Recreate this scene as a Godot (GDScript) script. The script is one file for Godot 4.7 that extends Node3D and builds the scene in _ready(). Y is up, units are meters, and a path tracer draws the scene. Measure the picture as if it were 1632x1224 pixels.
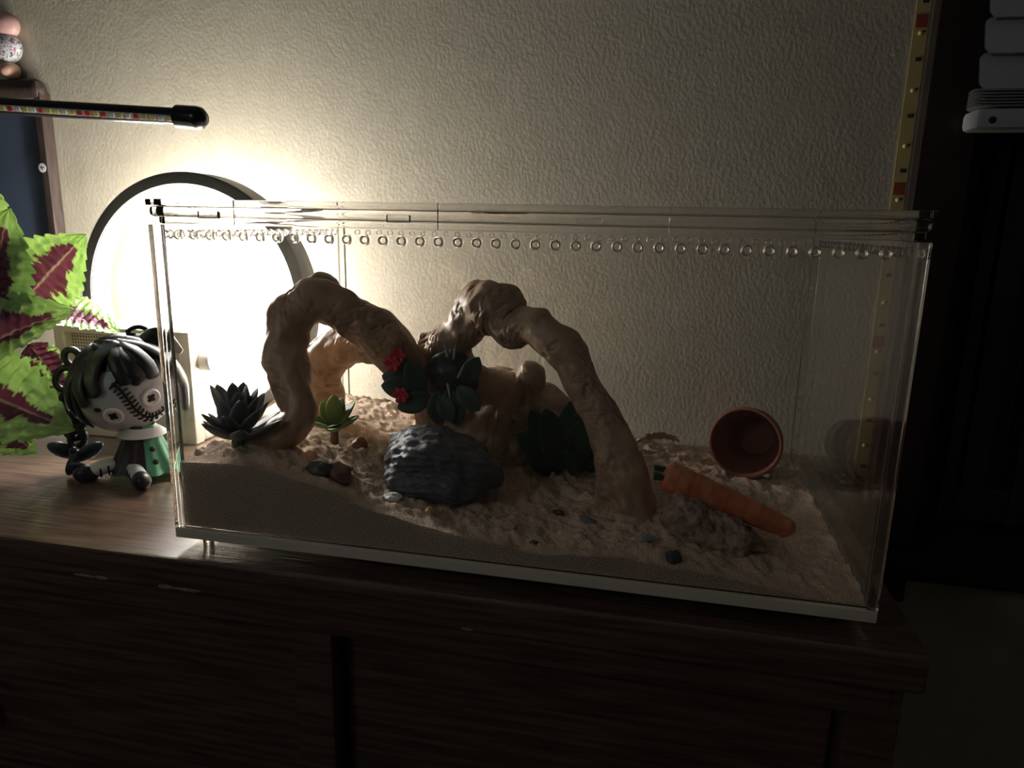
extends Node3D

# ---------------------------------------------------------------- mesh buffer and helpers
class Buf:
	var v := PackedVector3Array()
	var i := PackedInt32Array()
	var c := PackedColorArray()
	var uv := PackedVector2Array()

var used := {}
var rng := RandomNumberGenerator.new()
var M := {}
const DESK := -0.008
const LAMP := 0.074
const FILL := 0.038

func noise(freq: float, seed_no: int, kind := FastNoiseLite.TYPE_SIMPLEX_SMOOTH, octaves := 3) -> FastNoiseLite:
	var n := FastNoiseLite.new()
	n.noise_type = kind
	n.frequency = freq
	n.seed = seed_no
	n.fractal_octaves = octaves
	return n

func numbered(called: String) -> String:
	if not used.has(called):
		used[called] = 0
		return called
	used[called] += 1
	return "%s_%03d" % [called, used[called]]

func tag(o: Node3D, label: String, category: String, group := "") -> Node3D:
	o.set_meta("label", label)
	o.set_meta("category", category)
	if group:
		o.set_meta("group", group)
	return o

func thing(called: String, label: String, category: String, at := Vector3.ZERO, group := "") -> Node3D:
	var o := Node3D.new()
	o.name = numbered(called)
	add_child(o)
	o.position = at
	return tag(o, label, category, group)

func part(parent: Node3D, called: String, mesh: Mesh, mat: Material, xf := Transform3D()) -> MeshInstance3D:
	var o := MeshInstance3D.new()
	o.name = numbered(called) if parent == self else called
	o.mesh = mesh
	o.material_override = mat
	o.transform = xf
	parent.add_child(o, true)
	return o

func single(called: String, mesh: Mesh, mat: Material, label: String, category: String, xf := Transform3D(), group := "") -> MeshInstance3D:
	var o := part(self, called, mesh, mat, xf)
	tag(o, label, category, group)
	return o

func structure(called: String, mesh: Mesh, mat: Material, xf := Transform3D()) -> MeshInstance3D:
	var o := part(self, called, mesh, mat, xf)
	o.set_meta("kind", "structure")
	return o

func commit(b: Buf) -> ArrayMesh:
	var n := PackedVector3Array()
	n.resize(b.v.size())
	for k in range(0, b.i.size(), 3):
		var p := b.v[b.i[k]]
		var f := (b.v[b.i[k + 2]] - p).cross(b.v[b.i[k + 1]] - p)
		n[b.i[k]] += f
		n[b.i[k + 1]] += f
		n[b.i[k + 2]] += f
	for k in n.size():
		n[k] = n[k].normalized() if n[k].length_squared() > 0.0 else Vector3.UP
	var a := []
	a.resize(Mesh.ARRAY_MAX)
	a[Mesh.ARRAY_VERTEX] = b.v
	a[Mesh.ARRAY_NORMAL] = n
	a[Mesh.ARRAY_INDEX] = b.i
	if b.c.size() == b.v.size():
		a[Mesh.ARRAY_COLOR] = b.c
	if b.uv.size() == b.v.size():
		a[Mesh.ARRAY_TEX_UV] = b.uv
	var m := ArrayMesh.new()
	m.add_surface_from_arrays(Mesh.PRIMITIVE_TRIANGLES, a)
	return m

# turn the triangles added since `start` so that they face outwards
func orient(b: Buf, start: int) -> void:
	var vol := 0.0
	var mid := Vector3.ZERO
	for k in range(start, b.i.size()):
		mid += b.v[b.i[k]]
	mid /= maxf(1.0, b.i.size() - start)
	for k in range(start, b.i.size(), 3):
		var p := b.v[b.i[k]]
		vol += (p - mid).dot((b.v[b.i[k + 2]] - p).cross(b.v[b.i[k + 1]] - p))
	if vol < 0.0:
		for k in range(start, b.i.size(), 3):
			var s := b.i[k + 1]
			b.i[k + 1] = b.i[k + 2]
			b.i[k + 2] = s

func stitch(b: Buf, base: int, rows: int, cols: int, wrap: bool) -> void:
	var last := cols if wrap else cols - 1
	for r in rows - 1:
		for q in last:
			var q2 := (q + 1) % cols
			var a0 := base + r * cols + q
			var a1 := base + r * cols + q2
			var b0 := a0 + cols
			var b1 := a1 + cols
			b.i.append_array([a0, b0, a1, a1, b0, b1])

func rbox(b: Buf, xf: Transform3D, size: Vector3, bev := 0.001) -> void:
	var h := size * 0.5
	bev = minf(bev, minf(h.x, minf(h.y, h.z)) * 0.98)
	var inner := h - Vector3.ONE * bev
	var start := b.i.size()
	for axis in 3:
		for s: float in [-1.0, 1.0]:
			var base := b.v.size()
			var ua := (axis + 1) % 3
			var va := (axis + 2) % 3
			for iu in 4:
				for iv in 4:
					var p := Vector3.ZERO
					p[axis] = s * h[axis]
					p[ua] = [-h[ua], -inner[ua], inner[ua], h[ua]][iu]
					p[va] = [-h[va], -inner[va], inner[va], h[va]][iv]
					var q := p.clamp(-inner, inner)
					var d := p - q
					b.v.append(xf * (q + d.normalized() * bev))
			var first := b.i.size()
			stitch(b, base, 4, 4, false)
			var p0 := b.v[b.i[first]]
			var f := (b.v[b.i[first + 14]] - p0)
			var nn := Vector3.ZERO
			for k in range(first, b.i.size(), 3):
				nn += (b.v[b.i[k + 2]] - b.v[b.i[k]]).cross(b.v[b.i[k + 1]] - b.v[b.i[k]])
			var out: Vector3 = xf.basis[axis] * s
			if nn.dot(out) < 0.0:
				for k in range(first, b.i.size(), 3):
					var t := b.i[k + 1]
					b.i[k + 1] = b.i[k + 2]
					b.i[k + 2] = t

func box_mesh(size: Vector3, bev := 0.001) -> ArrayMesh:
	var b := Buf.new()
	rbox(b, Transform3D(), size, bev)
	return commit(b)

func at(x: float, y: float, z: float) -> Transform3D:
	return Transform3D(Basis(), Vector3(x, y, z))

func cat(p0: Vector4, p1: Vector4, p2: Vector4, p3: Vector4, t: float) -> Vector4:
	return 0.5 * (2.0 * p1 + (p2 - p0) * t + (2.0 * p0 - 5.0 * p1 + 4.0 * p2 - p3) * t * t + (3.0 * p1 - p0 - 3.0 * p2 + p3) * t * t * t)

func spline(pts: Array, t: float) -> Vector4:
	var n := pts.size() - 1
	var f := clampf(t, 0.0, 1.0) * n
	var k := mini(int(f), n - 1)
	var g := func(j: int) -> Vector4:
		var q: Array = pts[clampi(j, 0, n)]
		return Vector4(q[0], q[1], q[2], q[3])
	return cat(g.call(k - 1), g.call(k), g.call(k + 1), g.call(k + 2), f - k)

# A swept tube along [x, y, z, radius] points. swell(p, t, a) returns a factor on the radius. flat = [start flat, end flat]; squash flattens the section along `thin`.
func tube(b: Buf, pts: Array, rows: int, cols: int, swell = null, ends := [0.8, 0.8], tint = null, squash := 1.0, thin := Vector3.ZERO) -> void:
	var start := b.i.size()
	var base := b.v.size()
	var centers: Array[Vector4] = []
	for r in rows:
		centers.append(spline(pts, float(r) / (rows - 1)))
	var n := Vector3.ZERO
	var total := 0
	var add_ring := func(c: Vector3, rad: float, nn: Vector3, bb: Vector3, t: float) -> void:
		for q in cols:
			var a := TAU * q / cols
			var dir := nn * cos(a) + bb * sin(a) * squash
			var p := c + dir * rad
			if swell != null:
				p = c + dir * rad * float(swell.call(p, t, a))
			b.v.append(p)
			if tint != null:
				b.c.append(tint.call(p, t, a))
	for r in rows:
		var c := Vector3(centers[r].x, centers[r].y, centers[r].z)
		var nx := centers[mini(r + 1, rows - 1)]
		var pv := centers[maxi(r - 1, 0)]
		var dir := (Vector3(nx.x, nx.y, nx.z) - Vector3(pv.x, pv.y, pv.z)).normalized()
		if r == 0:
			n = dir.cross(thin if thin != Vector3.ZERO else (Vector3.UP if absf(dir.y) < 0.9 else Vector3.RIGHT)).normalized()
		n = (n - dir * n.dot(dir)).normalized()
		var bi := dir.cross(n)
		var rad := centers[r].w
		if r == 0:
			for k in 4:
				var ph := PI * 0.5 * float(k) / 4.0
				add_ring.call(c - dir * rad * float(ends[0]) * cos(ph), maxf(rad * sin(ph), rad * 0.02), n, bi, 0.0)
				total += 1
		add_ring.call(c, rad, n, bi, float(r) / (rows - 1))
		total += 1
		if r == rows - 1:
			for k in 4:
				var ph := PI * 0.5 * float(k + 1) / 4.0
				add_ring.call(c + dir * rad * float(ends[1]) * sin(ph), maxf(rad * cos(ph), rad * 0.02), n, bi, 1.0)
				total += 1
	stitch(b, base, total, cols, true)
	for e: int in [0, total - 1]:
		var mid := Vector3.ZERO
		for q in cols:
			mid += b.v[base + e * cols + q]
		b.v.append(mid / cols)
		if tint != null:
			b.c.append(b.c[base + e * cols])
		var m := b.v.size() - 1
		for q in cols:
			var a0 := base + e * cols + q
			var a1 := base + e * cols + (q + 1) % cols
			if e == 0:
				b.i.append_array([m, a0, a1])
			else:
				b.i.append_array([m, a1, a0])
	orient(b, start)

# profile: [radius, height] pairs from one end to the other, turned about +y
func lathe(b: Buf, profile: Array, cols: int, xf := Transform3D(), closed := true, tint = null) -> void:
	var start := b.i.size()
	var base := b.v.size()
	for p in profile:
		for q in cols:
			var a := TAU * q / cols
			var local := Vector3(cos(a) * maxf(p[0], 0.00002), p[1], sin(a) * maxf(p[0], 0.00002))
			b.v.append(xf * local)
			if tint != null:
				b.c.append(tint.call(local, a))
	stitch(b, base, profile.size(), cols, true)
	if closed:
		orient(b, start)

func lathe_mesh(profile: Array, cols := 32) -> ArrayMesh:
	var b := Buf.new()
	lathe(b, profile, cols)
	return commit(b)

# a ball whose surface is shape(direction) away from the middle
func ball(b: Buf, shape: Callable, rows: int, cols: int, tint = null) -> void:
	var start := b.i.size()
	var base := b.v.size()
	for r in rows + 1:
		var th := PI * r / rows
		for q in cols:
			var a := TAU * q / cols
			var d := Vector3(sin(th) * cos(a), cos(th), sin(th) * sin(a))
			var p: Vector3 = shape.call(d)
			b.v.append(p)
			if tint != null:
				b.c.append(tint.call(d, p))
	stitch(b, base, rows + 1, cols, true)
	orient(b, start)

func ellipsoid(b: Buf, xf: Transform3D, rows := 14, cols := 20) -> void:
	ball(b, func(d: Vector3) -> Vector3: return xf * d, rows, cols)

func scaled(at_: Vector3, s: Vector3, basis := Basis()) -> Transform3D:
	return Transform3D(basis * Basis.from_scale(s), at_)

# basis whose y runs along dir and whose z leans towards face
func along(dir: Vector3, face: Vector3) -> Basis:
	var y := dir.normalized()
	var x := y.cross(face).normalized()
	return Basis(x, y, x.cross(y))

# ---------------------------------------------------------------- materials
func lin(r: float, g: float, b: float, a := 1.0) -> Color:
	var c := Color(r, g, b).linear_to_srgb()
	c.a = a
	return c

func mat(called: String, color: Color, rough := 0.6, metal := 0.0) -> StandardMaterial3D:
	var m := StandardMaterial3D.new()
	m.resource_name = called
	m.albedo_color = color
	m.roughness = rough
	m.metallic = metal
	M[called] = m
	return m

func noise_tex(n: FastNoiseLite, size: int, ramp = null) -> NoiseTexture2D:
	var t := NoiseTexture2D.new()
	t.width = size
	t.height = size
	t.seamless = true
	t.noise = n
	if ramp != null:
		var g := Gradient.new()
		g.offsets = PackedFloat32Array(ramp.map(func(e): return e[0]))
		g.colors = PackedColorArray(ramp.map(func(e): return e[1]))
		t.color_ramp = g
	return t

func relief(m: StandardMaterial3D, tex: Texture2D, cm: float) -> void:
	m.heightmap_enabled = true
	m.heightmap_texture = tex
	m.heightmap_scale = cm

func triplanar(m: StandardMaterial3D, s: Vector3, world := true) -> void:
	m.uv1_triplanar = true
	m.uv1_world_triplanar = world
	m.uv1_scale = s

func glass(called: String, alpha := 0.02) -> StandardMaterial3D:
	var m := mat(called, Color(0.96, 0.97, 0.97, alpha), 0.0)
	m.transparency = BaseMaterial3D.TRANSPARENCY_ALPHA
	return m

func make_materials() -> void:
	var w := mat("wall_paint", Color.WHITE, 0.55)
	w.albedo_texture = noise_tex(noise(0.012, 5), 512, [[0.0, lin(0.48, 0.435, 0.335)], [1.0, lin(0.53, 0.485, 0.385)]])
	relief(w, noise_tex(noise(0.07, 3, FastNoiseLite.TYPE_SIMPLEX_SMOOTH, 3), 512), 0.020)
	triplanar(w, Vector3(6.5, 5.0, 6.5))
	var cl := mat("ceiling_paint", lin(0.62, 0.61, 0.58), 0.9)
	mat("room_paint", lin(0.55, 0.52, 0.45), 0.9)
	mat("floor_board", lin(0.06, 0.045, 0.035), 0.6)
	var wd := mat("desk_wood", Color.WHITE, 0.28)
	wd.metallic_specular = 0.9
	wd.clearcoat_enabled = true
	wd.clearcoat = 1.0
	wd.clearcoat_roughness = 0.2
	wd.albedo_texture = noise_tex(noise(0.02, 11, FastNoiseLite.TYPE_SIMPLEX, 4), 512, [[0.0, lin(0.06, 0.035, 0.025)], [0.5, lin(0.13, 0.076, 0.052)], [1.0, lin(0.20, 0.125, 0.088)]])
	relief(wd, noise_tex(noise(0.03, 12, FastNoiseLite.TYPE_SIMPLEX, 2), 512), 0.018)
	triplanar(wd, Vector3(0.9, 14.0, 16.0))
	mat("chipped_wood", lin(0.30, 0.24, 0.17), 0.8)
	mat("dark_casing", lin(0.022, 0.012, 0.009), 0.5)
	mat("window_frame", lin(0.030, 0.032, 0.036), 0.5)
	var pane := glass("window_pane", 0.03)
	mat("blind_white", lin(0.52, 0.54, 0.56), 0.5)
	mat("hole_dark", lin(0.02, 0.02, 0.02), 0.8)
	# acrylic: sheets and solid bars
	glass("acrylic_sheet", 0.006)
	var solid := mat("acrylic_solid", Color(1, 1, 1, 0.0), 0.0)
	solid.transparency = BaseMaterial3D.TRANSPARENCY_ALPHA
	solid.refraction_enabled = true
	solid.refraction_scale = 0.049
	mat("acrylic_piped_glow", lin(0.84, 0.74, 0.58), 0.35)  # opaque beige in place of lamp light piped through the clear edge
	# sand
	var sd := mat("sand", Color.WHITE, 0.95)
	sd.albedo_texture = noise_tex(noise(0.22, 21, FastNoiseLite.TYPE_SIMPLEX, 3), 512, [[0.0, lin(0.13, 0.08, 0.05)], [0.38, lin(0.50, 0.36, 0.25)], [0.6, lin(0.72, 0.56, 0.42)], [1.0, lin(0.86, 0.75, 0.62)]])
	relief(sd, noise_tex(noise(0.2, 22, FastNoiseLite.TYPE_SIMPLEX, 2), 512), 0.07)
	triplanar(sd, Vector3.ONE * 9.0)
	var dw := mat("driftwood", Color.WHITE, 0.42)
	dw.albedo_texture = noise_tex(noise(0.012, 31, FastNoiseLite.TYPE_SIMPLEX_SMOOTH, 4), 512, [[0.0, lin(0.20, 0.105, 0.055)], [0.35, lin(0.40, 0.255, 0.155)], [0.75, lin(0.52, 0.35, 0.225)], [1.0, lin(0.58, 0.42, 0.29)]])
	relief(dw, noise_tex(noise(0.03, 32, FastNoiseLite.TYPE_SIMPLEX_SMOOTH, 3), 512), 0.03)
	triplanar(dw, Vector3(9, 6, 9))
	mat("cut_wood", lin(0.40, 0.22, 0.12), 0.6)
	var sl := mat("slate", Color.WHITE, 0.5)
	sl.albedo_texture = noise_tex(noise(0.02, 41), 256, [[0.0, lin(0.06, 0.062, 0.067)], [1.0, lin(0.16, 0.165, 0.175)]])
	relief(sl, noise_tex(noise(0.06, 42), 256), 0.04)
	triplanar(sl, Vector3.ONE * 12.0)
	var br := mat("rough_rock", Color.WHITE, 0.85)
	br.albedo_texture = noise_tex(noise(0.035, 43, FastNoiseLite.TYPE_SIMPLEX, 4), 256, [[0.0, lin(0.10, 0.06, 0.045)], [0.5, lin(0.40, 0.27, 0.20)], [1.0, lin(0.66, 0.52, 0.43)]])
	relief(br, noise_tex(noise(0.05, 44, FastNoiseLite.TYPE_SIMPLEX, 3), 256), 0.12)
	triplanar(br, Vector3.ONE * 14.0)
	var cr := mat("carrot_skin", Color.WHITE, 0.33)
	cr.albedo_texture = noise_tex(noise(0.03, 45, FastNoiseLite.TYPE_SIMPLEX_SMOOTH, 4), 256, [[0.0, lin(0.54, 0.13, 0.055)], [0.55, lin(0.72, 0.23, 0.10)], [1.0, lin(0.82, 0.38, 0.20)]])
	relief(cr, noise_tex(noise(0.04, 46), 256), 0.08)
	triplanar(cr, Vector3.ONE * 10.0, false)
	var tc := mat("terracotta", Color.WHITE, 0.8)
	tc.albedo_texture = noise_tex(noise(0.02, 47), 256, [[0.0, lin(0.20, 0.060, 0.035)], [1.0, lin(0.29, 0.095, 0.055)]])
	triplanar(tc, Vector3.ONE * 8.0)
	# vertex coloured things
	for k in [["leaf", 0.5], ["fleshy_leaf", 0.5], ["painted", 0.45]]:
		var m := mat(k[0], Color.WHITE, k[1])
		m.vertex_color_use_as_albedo = true
	M.leaf.backlight_enabled = true
	M.leaf.backlight = Color(0.62, 0.64, 0.50)
	M.leaf.cull_mode = BaseMaterial3D.CULL_DISABLED
	mat("stem", lin(0.16, 0.09, 0.06), 0.6)
	mat("plant_pot", lin(0.25, 0.22, 0.2), 0.6)
	mat("soil", lin(0.03, 0.02, 0.015), 0.95)
	mat("dark_leaf", lin(0.018, 0.055, 0.022), 0.4)
	M.dark_leaf.backlight_enabled = true
	M.dark_leaf.backlight = Color(0.2, 0.5, 0.2)
	mat("cup_black", lin(0.012, 0.016, 0.020), 0.4)
	mat("red_petal", lin(0.55, 0.012, 0.03), 0.45)
	mat("pale_spine", lin(0.5, 0.52, 0.45), 0.5)
	# lamp and electronics
	mat("lamp_shell", lin(0.06, 0.061, 0.065), 0.45)
	var led := mat("lamp_light", lin(0.9, 0.9, 0.9), 0.5)
	led.emission_enabled = true
	led.emission = Color(1.0, 0.985, 0.96)
	led.emission_energy_multiplier = 4.0
	var cg := mat("fill_globe_glow", lin(0.8, 0.8, 0.8), 0.5)  # glow of the globe on the added fill lamp
	cg.emission_enabled = true
	cg.emission = Color(0.93, 0.96, 1.0)
	cg.emission_energy_multiplier = 0.4
	mat("speaker_shell", lin(0.58, 0.53, 0.42), 0.5)
	mat("speaker_knob", lin(0.85, 0.82, 0.76), 0.4)
	var gr := mat("speaker_grille", Color.WHITE, 0.55)
	var im := Image.create(64, 64, false, Image.FORMAT_RGB8)
	im.fill(lin(0.52, 0.46, 0.34))
	for y in 64:
		for x in 64:
			var dx := fposmod(x, 32) - 15.5
			var dy := fposmod(y, 32) - 15.5
			if dx * dx + dy * dy < 75.0:
				im.set_pixel(x, y, lin(0.06, 0.05, 0.04))
	gr.albedo_texture = ImageTexture.create_from_image(im)
	triplanar(gr, Vector3.ONE * 170.0)
	mat("black_plastic", lin(0.012, 0.012, 0.014), 0.25)
	mat("bar_strip", lin(0.5, 0.5, 0.55), 0.5)
	mat("led_red", lin(0.62, 0.06, 0.05), 0.4)
	mat("led_yellow", lin(0.75, 0.62, 0.22), 0.4)
	mat("led_white", lin(0.75, 0.77, 0.8), 0.4)
	mat("tape_yellow", lin(0.50, 0.40, 0.16), 0.5)
	mat("tape_red", lin(0.30, 0.06, 0.03), 0.5)
	mat("tape_black", lin(0.03, 0.03, 0.025), 0.5)
	var fr := mat("frame_wood", Color.WHITE, 0.5)
	fr.albedo_texture = noise_tex(noise(0.02, 51), 256, [[0.0, lin(0.025, 0.017, 0.014)], [1.0, lin(0.075, 0.05, 0.042)]])
	triplanar(fr, Vector3(30, 4, 30))
	mat("blue_panel", lin(0.055, 0.075, 0.12), 0.6)
	mat("sticker", lin(0.75, 0.75, 0.73), 0.6)
	mat("ink", lin(0.01, 0.01, 0.012), 0.6)
	# doll
	mat("doll_skin", lin(0.46, 0.47, 0.52), 0.4)
	mat("doll_hair", lin(0.010, 0.011, 0.016), 0.42)
	mat("doll_green", lin(0.10, 0.36, 0.22), 0.45)
	mat("doll_dark", lin(0.030, 0.018, 0.020), 0.5)
	mat("doll_white", lin(0.7, 0.7, 0.72), 0.45)
	mat("doll_blue", lin(0.008, 0.014, 0.04), 0.4)
	mat("peach", lin(0.62, 0.38, 0.28), 0.5)
	mat("pink", lin(0.55, 0.33, 0.30), 0.5)

# ---------------------------------------------------------------- scene
func _ready() -> void:
	rng.seed = 7
	# camera
	var cam := Camera3D.new()
	cam.name = "camera"
	cam.fov = rad_to_deg(2.0 * atan(612.0 / 1130.94))
	cam.near = 0.01
	cam.position = Vector3(0.2845, 0.1924, 0.3542)
	cam.rotation = Vector3(-0.2213, 0.2077, 0.0212)
	add_child(cam)
	cam.current = true
	var env := Environment.new()
	env.background_mode = Environment.BG_COLOR
	env.background_color = Color(0.004, 0.005, 0.008)
	env.tonemap_mode = Environment.TONE_MAPPER_LINEAR
	env.tonemap_exposure = 1.0
	env.sdfgi_enabled = true
	env.ssao_enabled = true
	env.ssil_enabled = true
	var we := WorldEnvironment.new()
	we.name = "world"
	we.environment = env
	add_child(we)
	make_materials()
	added_fill_lamp()
	# large things first
	room()
	window()
	desk()
	ring_lamp()
	tank()
	sand()
	driftwood()
	stones()
	carrot()
	flower_pot()
	succulents()
	hanging_plant()
	corner_plant()
	dry_leaf()
	coleus()
	speaker()
	doll()
	wall_cabinet()
	grow_light()
	led_strip()

# ---------------------------------------------------------------- the room
const WALL_Z := -0.315

func added_fill_lamp() -> void:
	# unseen lamp added as weak front fill, left of the camera
	var t := thing("added_fill_lamp", "added fill lamp with a white globe, unseen, standing in for weak room light", "lamp", Vector3(-0.35, -0.75, 0.75))
	part(t, "base", lathe_mesh([[0.0, 0.0], [0.12, 0.0], [0.125, 0.006], [0.11, 0.02], [0.02, 0.028], [0.0, 0.028]], 40), M.black_plastic)
	part(t, "pole", lathe_mesh([[0.0, 0.02], [0.010, 0.02], [0.010, 1.12], [0.03, 1.125], [0.03, 1.14], [0.0, 1.14]], 24), M.black_plastic)
	var globe := Buf.new()
	ball(globe, func(d: Vector3) -> Vector3: return d * 0.11, 28, 36)
	part(t, "globe", commit(globe), M.fill_globe_glow, at(0, 1.245, 0))
	var l := OmniLight3D.new()
	l.name = "added_fill_light"
	l.light_energy = FILL
	l.light_size = 0.10
	l.light_color = Color(0.93, 0.96, 1.0)
	l.shadow_enabled = true
	l.omni_range = 6.0
	l.omni_attenuation = 2.0
	l.position = Vector3(0, 1.245, 0)
	t.add_child(l)

func room() -> void:
	var b := Buf.new()
	# rear wall, with the window's opening from x 0.505 to 1.35
	rbox(b, at(-0.5475, 0.475, WALL_Z - 0.06), Vector3(2.105, 2.45, 0.12), 0.0005)
	rbox(b, at(0.9275, -0.42, WALL_Z - 0.06), Vector3(0.844, 0.66, 0.12), 0.0005)
	rbox(b, at(0.9275, 1.4, WALL_Z - 0.06), Vector3(0.844, 0.6, 0.12), 0.0005)
	rbox(b, at(1.7, 0.475, WALL_Z - 0.06), Vector3(0.7, 2.45, 0.12), 0.0005)
	structure("wall_rear", commit(b), M.wall_paint)
	structure("wall_left", box_mesh(Vector3(0.1, 2.45, 2.6), 0.001), M.room_paint, at(-1.65, 0.475, 0.985))
	structure("wall_right", box_mesh(Vector3(0.1, 2.45, 2.6), 0.001), M.room_paint, at(2.1, 0.475, 0.985))
	structure("wall_front", box_mesh(Vector3(3.65, 2.45, 0.1), 0.001), M.room_paint, at(0.225, 0.475, 2.33))
	structure("floor", box_mesh(Vector3(3.85, 0.1, 2.8), 0.001), M.floor_board, at(0.225, -0.8, 0.98))
	structure("ceiling", box_mesh(Vector3(3.85, 0.1, 2.8), 0.001), M.ceiling_paint, at(0.225, 1.75, 0.98))

func window() -> void:
	# dark casing round the opening
	var c := Buf.new()
	rbox(c, at(0.4985, 0.5, WALL_Z + 0.006), Vector3(0.04, 1.28, 0.014), 0.002)
	rbox(c, at(0.925, 1.12, WALL_Z + 0.006), Vector3(0.815, 0.04, 0.014), 0.002)
	rbox(c, at(1.36, 0.5, WALL_Z + 0.006), Vector3(0.04, 1.28, 0.014), 0.002)
	rbox(c, at(0.5085, 0.5, WALL_Z - 0.058), Vector3(0.006, 1.2, 0.113), 0.0005)
	structure("trim_1", commit(c), M.dark_casing)
	structure("trim_2", box_mesh(Vector3(0.93, 0.022, 0.15), 0.003), M.dark_casing, at(0.925, -0.098, WALL_Z - 0.042))
	var f := Buf.new()
	for e in [[0.530, 0.036, -0.392], [0.566, 0.014, -0.384], [0.592, 0.024, -0.396], [0.628, 0.012, -0.388], [0.93, 0.04, -0.39], [1.325, 0.05, -0.392]]:
		rbox(f, at(e[0], 0.50, e[2]), Vector3(e[1], 1.17, 0.03), 0.004)
	rbox(f, at(0.93, -0.066, -0.392), Vector3(0.82, 0.036, 0.03), 0.004)
	rbox(f, at(0.93, 1.08, -0.392), Vector3(0.82, 0.03, 0.03), 0.004)
	var w := structure("window_1", commit(f), M.window_frame)
	part(w, "window_pane", box_mesh(Vector3(0.79, 1.12, 0.004), 0.0005), M.window_pane, at(0.93, 0.50, -0.412))
	# the raised blind
	var t := thing("window_blind", "white slatted window blind half drawn up above the dark window", "blind", Vector3(0.904, 0.270, -0.285))
	var s := Buf.new()
	slat_shape(s)
	var slat := commit(s)
	for k in 30:
		part(t, "slat", slat, M.blind_white, Transform3D(Basis(Vector3.RIGHT, deg_to_rad(73.0)), Vector3(0, 0.030 + 0.0247 * (k + 0.5), 0.004 + 0.0006 * (k % 2))))
	for k in 6:
		part(t, "slat", slat, M.blind_white, at(0, 0.0165 + 0.0022 * k, 0.0))
	var rail := Buf.new()
	rbox(rail, at(0, 0.0075, 0), Vector3(0.798, 0.015, 0.030), 0.004)
	var r := part(t, "bottom_rail", commit(rail), M.blind_white)
	for x in [-0.388, 0.388]:
		part(r, "screw_hole", lathe_mesh([[0.0, -0.0004], [0.0026, -0.0004], [0.0026, 0.0004], [0.0, 0.0004]], 16), M.hole_dark, Transform3D(Basis(Vector3.RIGHT, PI / 2), Vector3(x, 0.006, 0.0151)))

func slat_shape(b: Buf) -> void:
	# a shallowly curved strip with rounded ends
	var rows := 9
	var base := b.v.size()
	for side in [1.0, -1.0]:
		for r in rows:
			var u := -1.0 + 2.0 * r / (rows - 1)
			var inset := 0.004 * pow(absf(u), 6.0)
			for q in [-1.0, -0.5, 0.5, 1.0]:
				b.v.append(Vector3(q * (0.399 - inset), 0.0022 * (1.0 - u * u) + side * 0.0005, u * 0.0138))
	stitch(b, base, rows, 4, false)
	var first := b.i.size()
	stitch(b, base + rows * 4, rows, 4, false)
	for k in range(first, b.i.size(), 3):
		var t := b.i[k + 1]
		b.i[k + 1] = b.i[k + 2]
		b.i[k + 2] = t
	var o := rows * 4
	for r in rows - 1:
		for q in [0, 3]:
			var a0: int = base + r * 4 + q
			b.i.append_array([a0, a0 + 4, a0 + o, a0 + o, a0 + 4, a0 + 4 + o])
	for q in 3:
		for r in [0, rows - 1]:
			var a0: int = base + r * 4 + q
			b.i.append_array([a0, a0 + 1, a0 + o, a0 + o, a0 + 1, a0 + 1 + o])

func desk() -> void:
	var t := thing("desk", "dark brown wooden desk carrying the clear tank and the lamp", "desk", Vector3(-0.3, DESK, -0.15))
	var o := -t.position
	var xf := func(x: float, y: float, z: float) -> Transform3D: return at(x + o.x, y + o.y, z + o.z)
	var top := part(t, "desk_top", box_mesh(Vector3(1.423, 0.0215, 0.324), 0.0025), M.desk_wood, xf.call(-0.2885, DESK - 0.01075, -0.15))
	for e in [[-0.058, 0.016, 0.0010], [-0.046, 0.010, 0.0014], [0.000, 0.012, 0.0016], [0.014, 0.020, 0.0012], [0.190, 0.008, 0.0007]]:
		var c := Buf.new()
		var nz := noise(300.0, int(e[0] * 1000.0) + 99)
		ball(c, func(d: Vector3) -> Vector3: return d * Vector3(e[1] * 0.5, e[2], 0.0009) * (1.0 + 0.5 * nz.get_noise_3dv(d * 0.01)), 8, 14)
		part(top, "chip", commit(c), M.chipped_wood, at(e[0] + 0.2885, -0.0088, 0.1617))
	part(t, "front_rail", box_mesh(Vector3(1.40, 0.02, 0.02), 0.002), M.desk_wood, xf.call(-0.2885, -0.040, -0.006))
	for x in [-0.985, -0.45, 0.090, 0.404]:
		part(t, "leg", box_mesh(Vector3(0.026, 0.72, 0.03), 0.002), M.desk_wood, xf.call(x, -0.39, -0.012))
		part(t, "leg", box_mesh(Vector3(0.026, 0.72, 0.03), 0.002), M.desk_wood, xf.call(x, -0.39, -0.285))
	for e in [[-0.7175, 0.505], [-0.18, 0.51], [0.247, 0.284]]:
		var d := part(t, "drawer", box_mesh(Vector3(e[1], 0.15, 0.27), 0.003), M.desk_wood, xf.call(e[0], -0.128, -0.146))
		part(t, "drawer", box_mesh(Vector3(e[1], 0.19, 0.27), 0.003), M.desk_wood, xf.call(e[0], -0.302, -0.146))
		part(d, "knob", lathe_mesh([[0.0, 0.0], [0.005, 0.0], [0.005, 0.01], [0.011, 0.014], [0.012, 0.02], [0.008, 0.024], [0.0, 0.025]], 20), M.desk_wood, Transform3D(Basis(Vector3.RIGHT, PI / 2), Vector3(0, -0.02, 0.135)))

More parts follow.
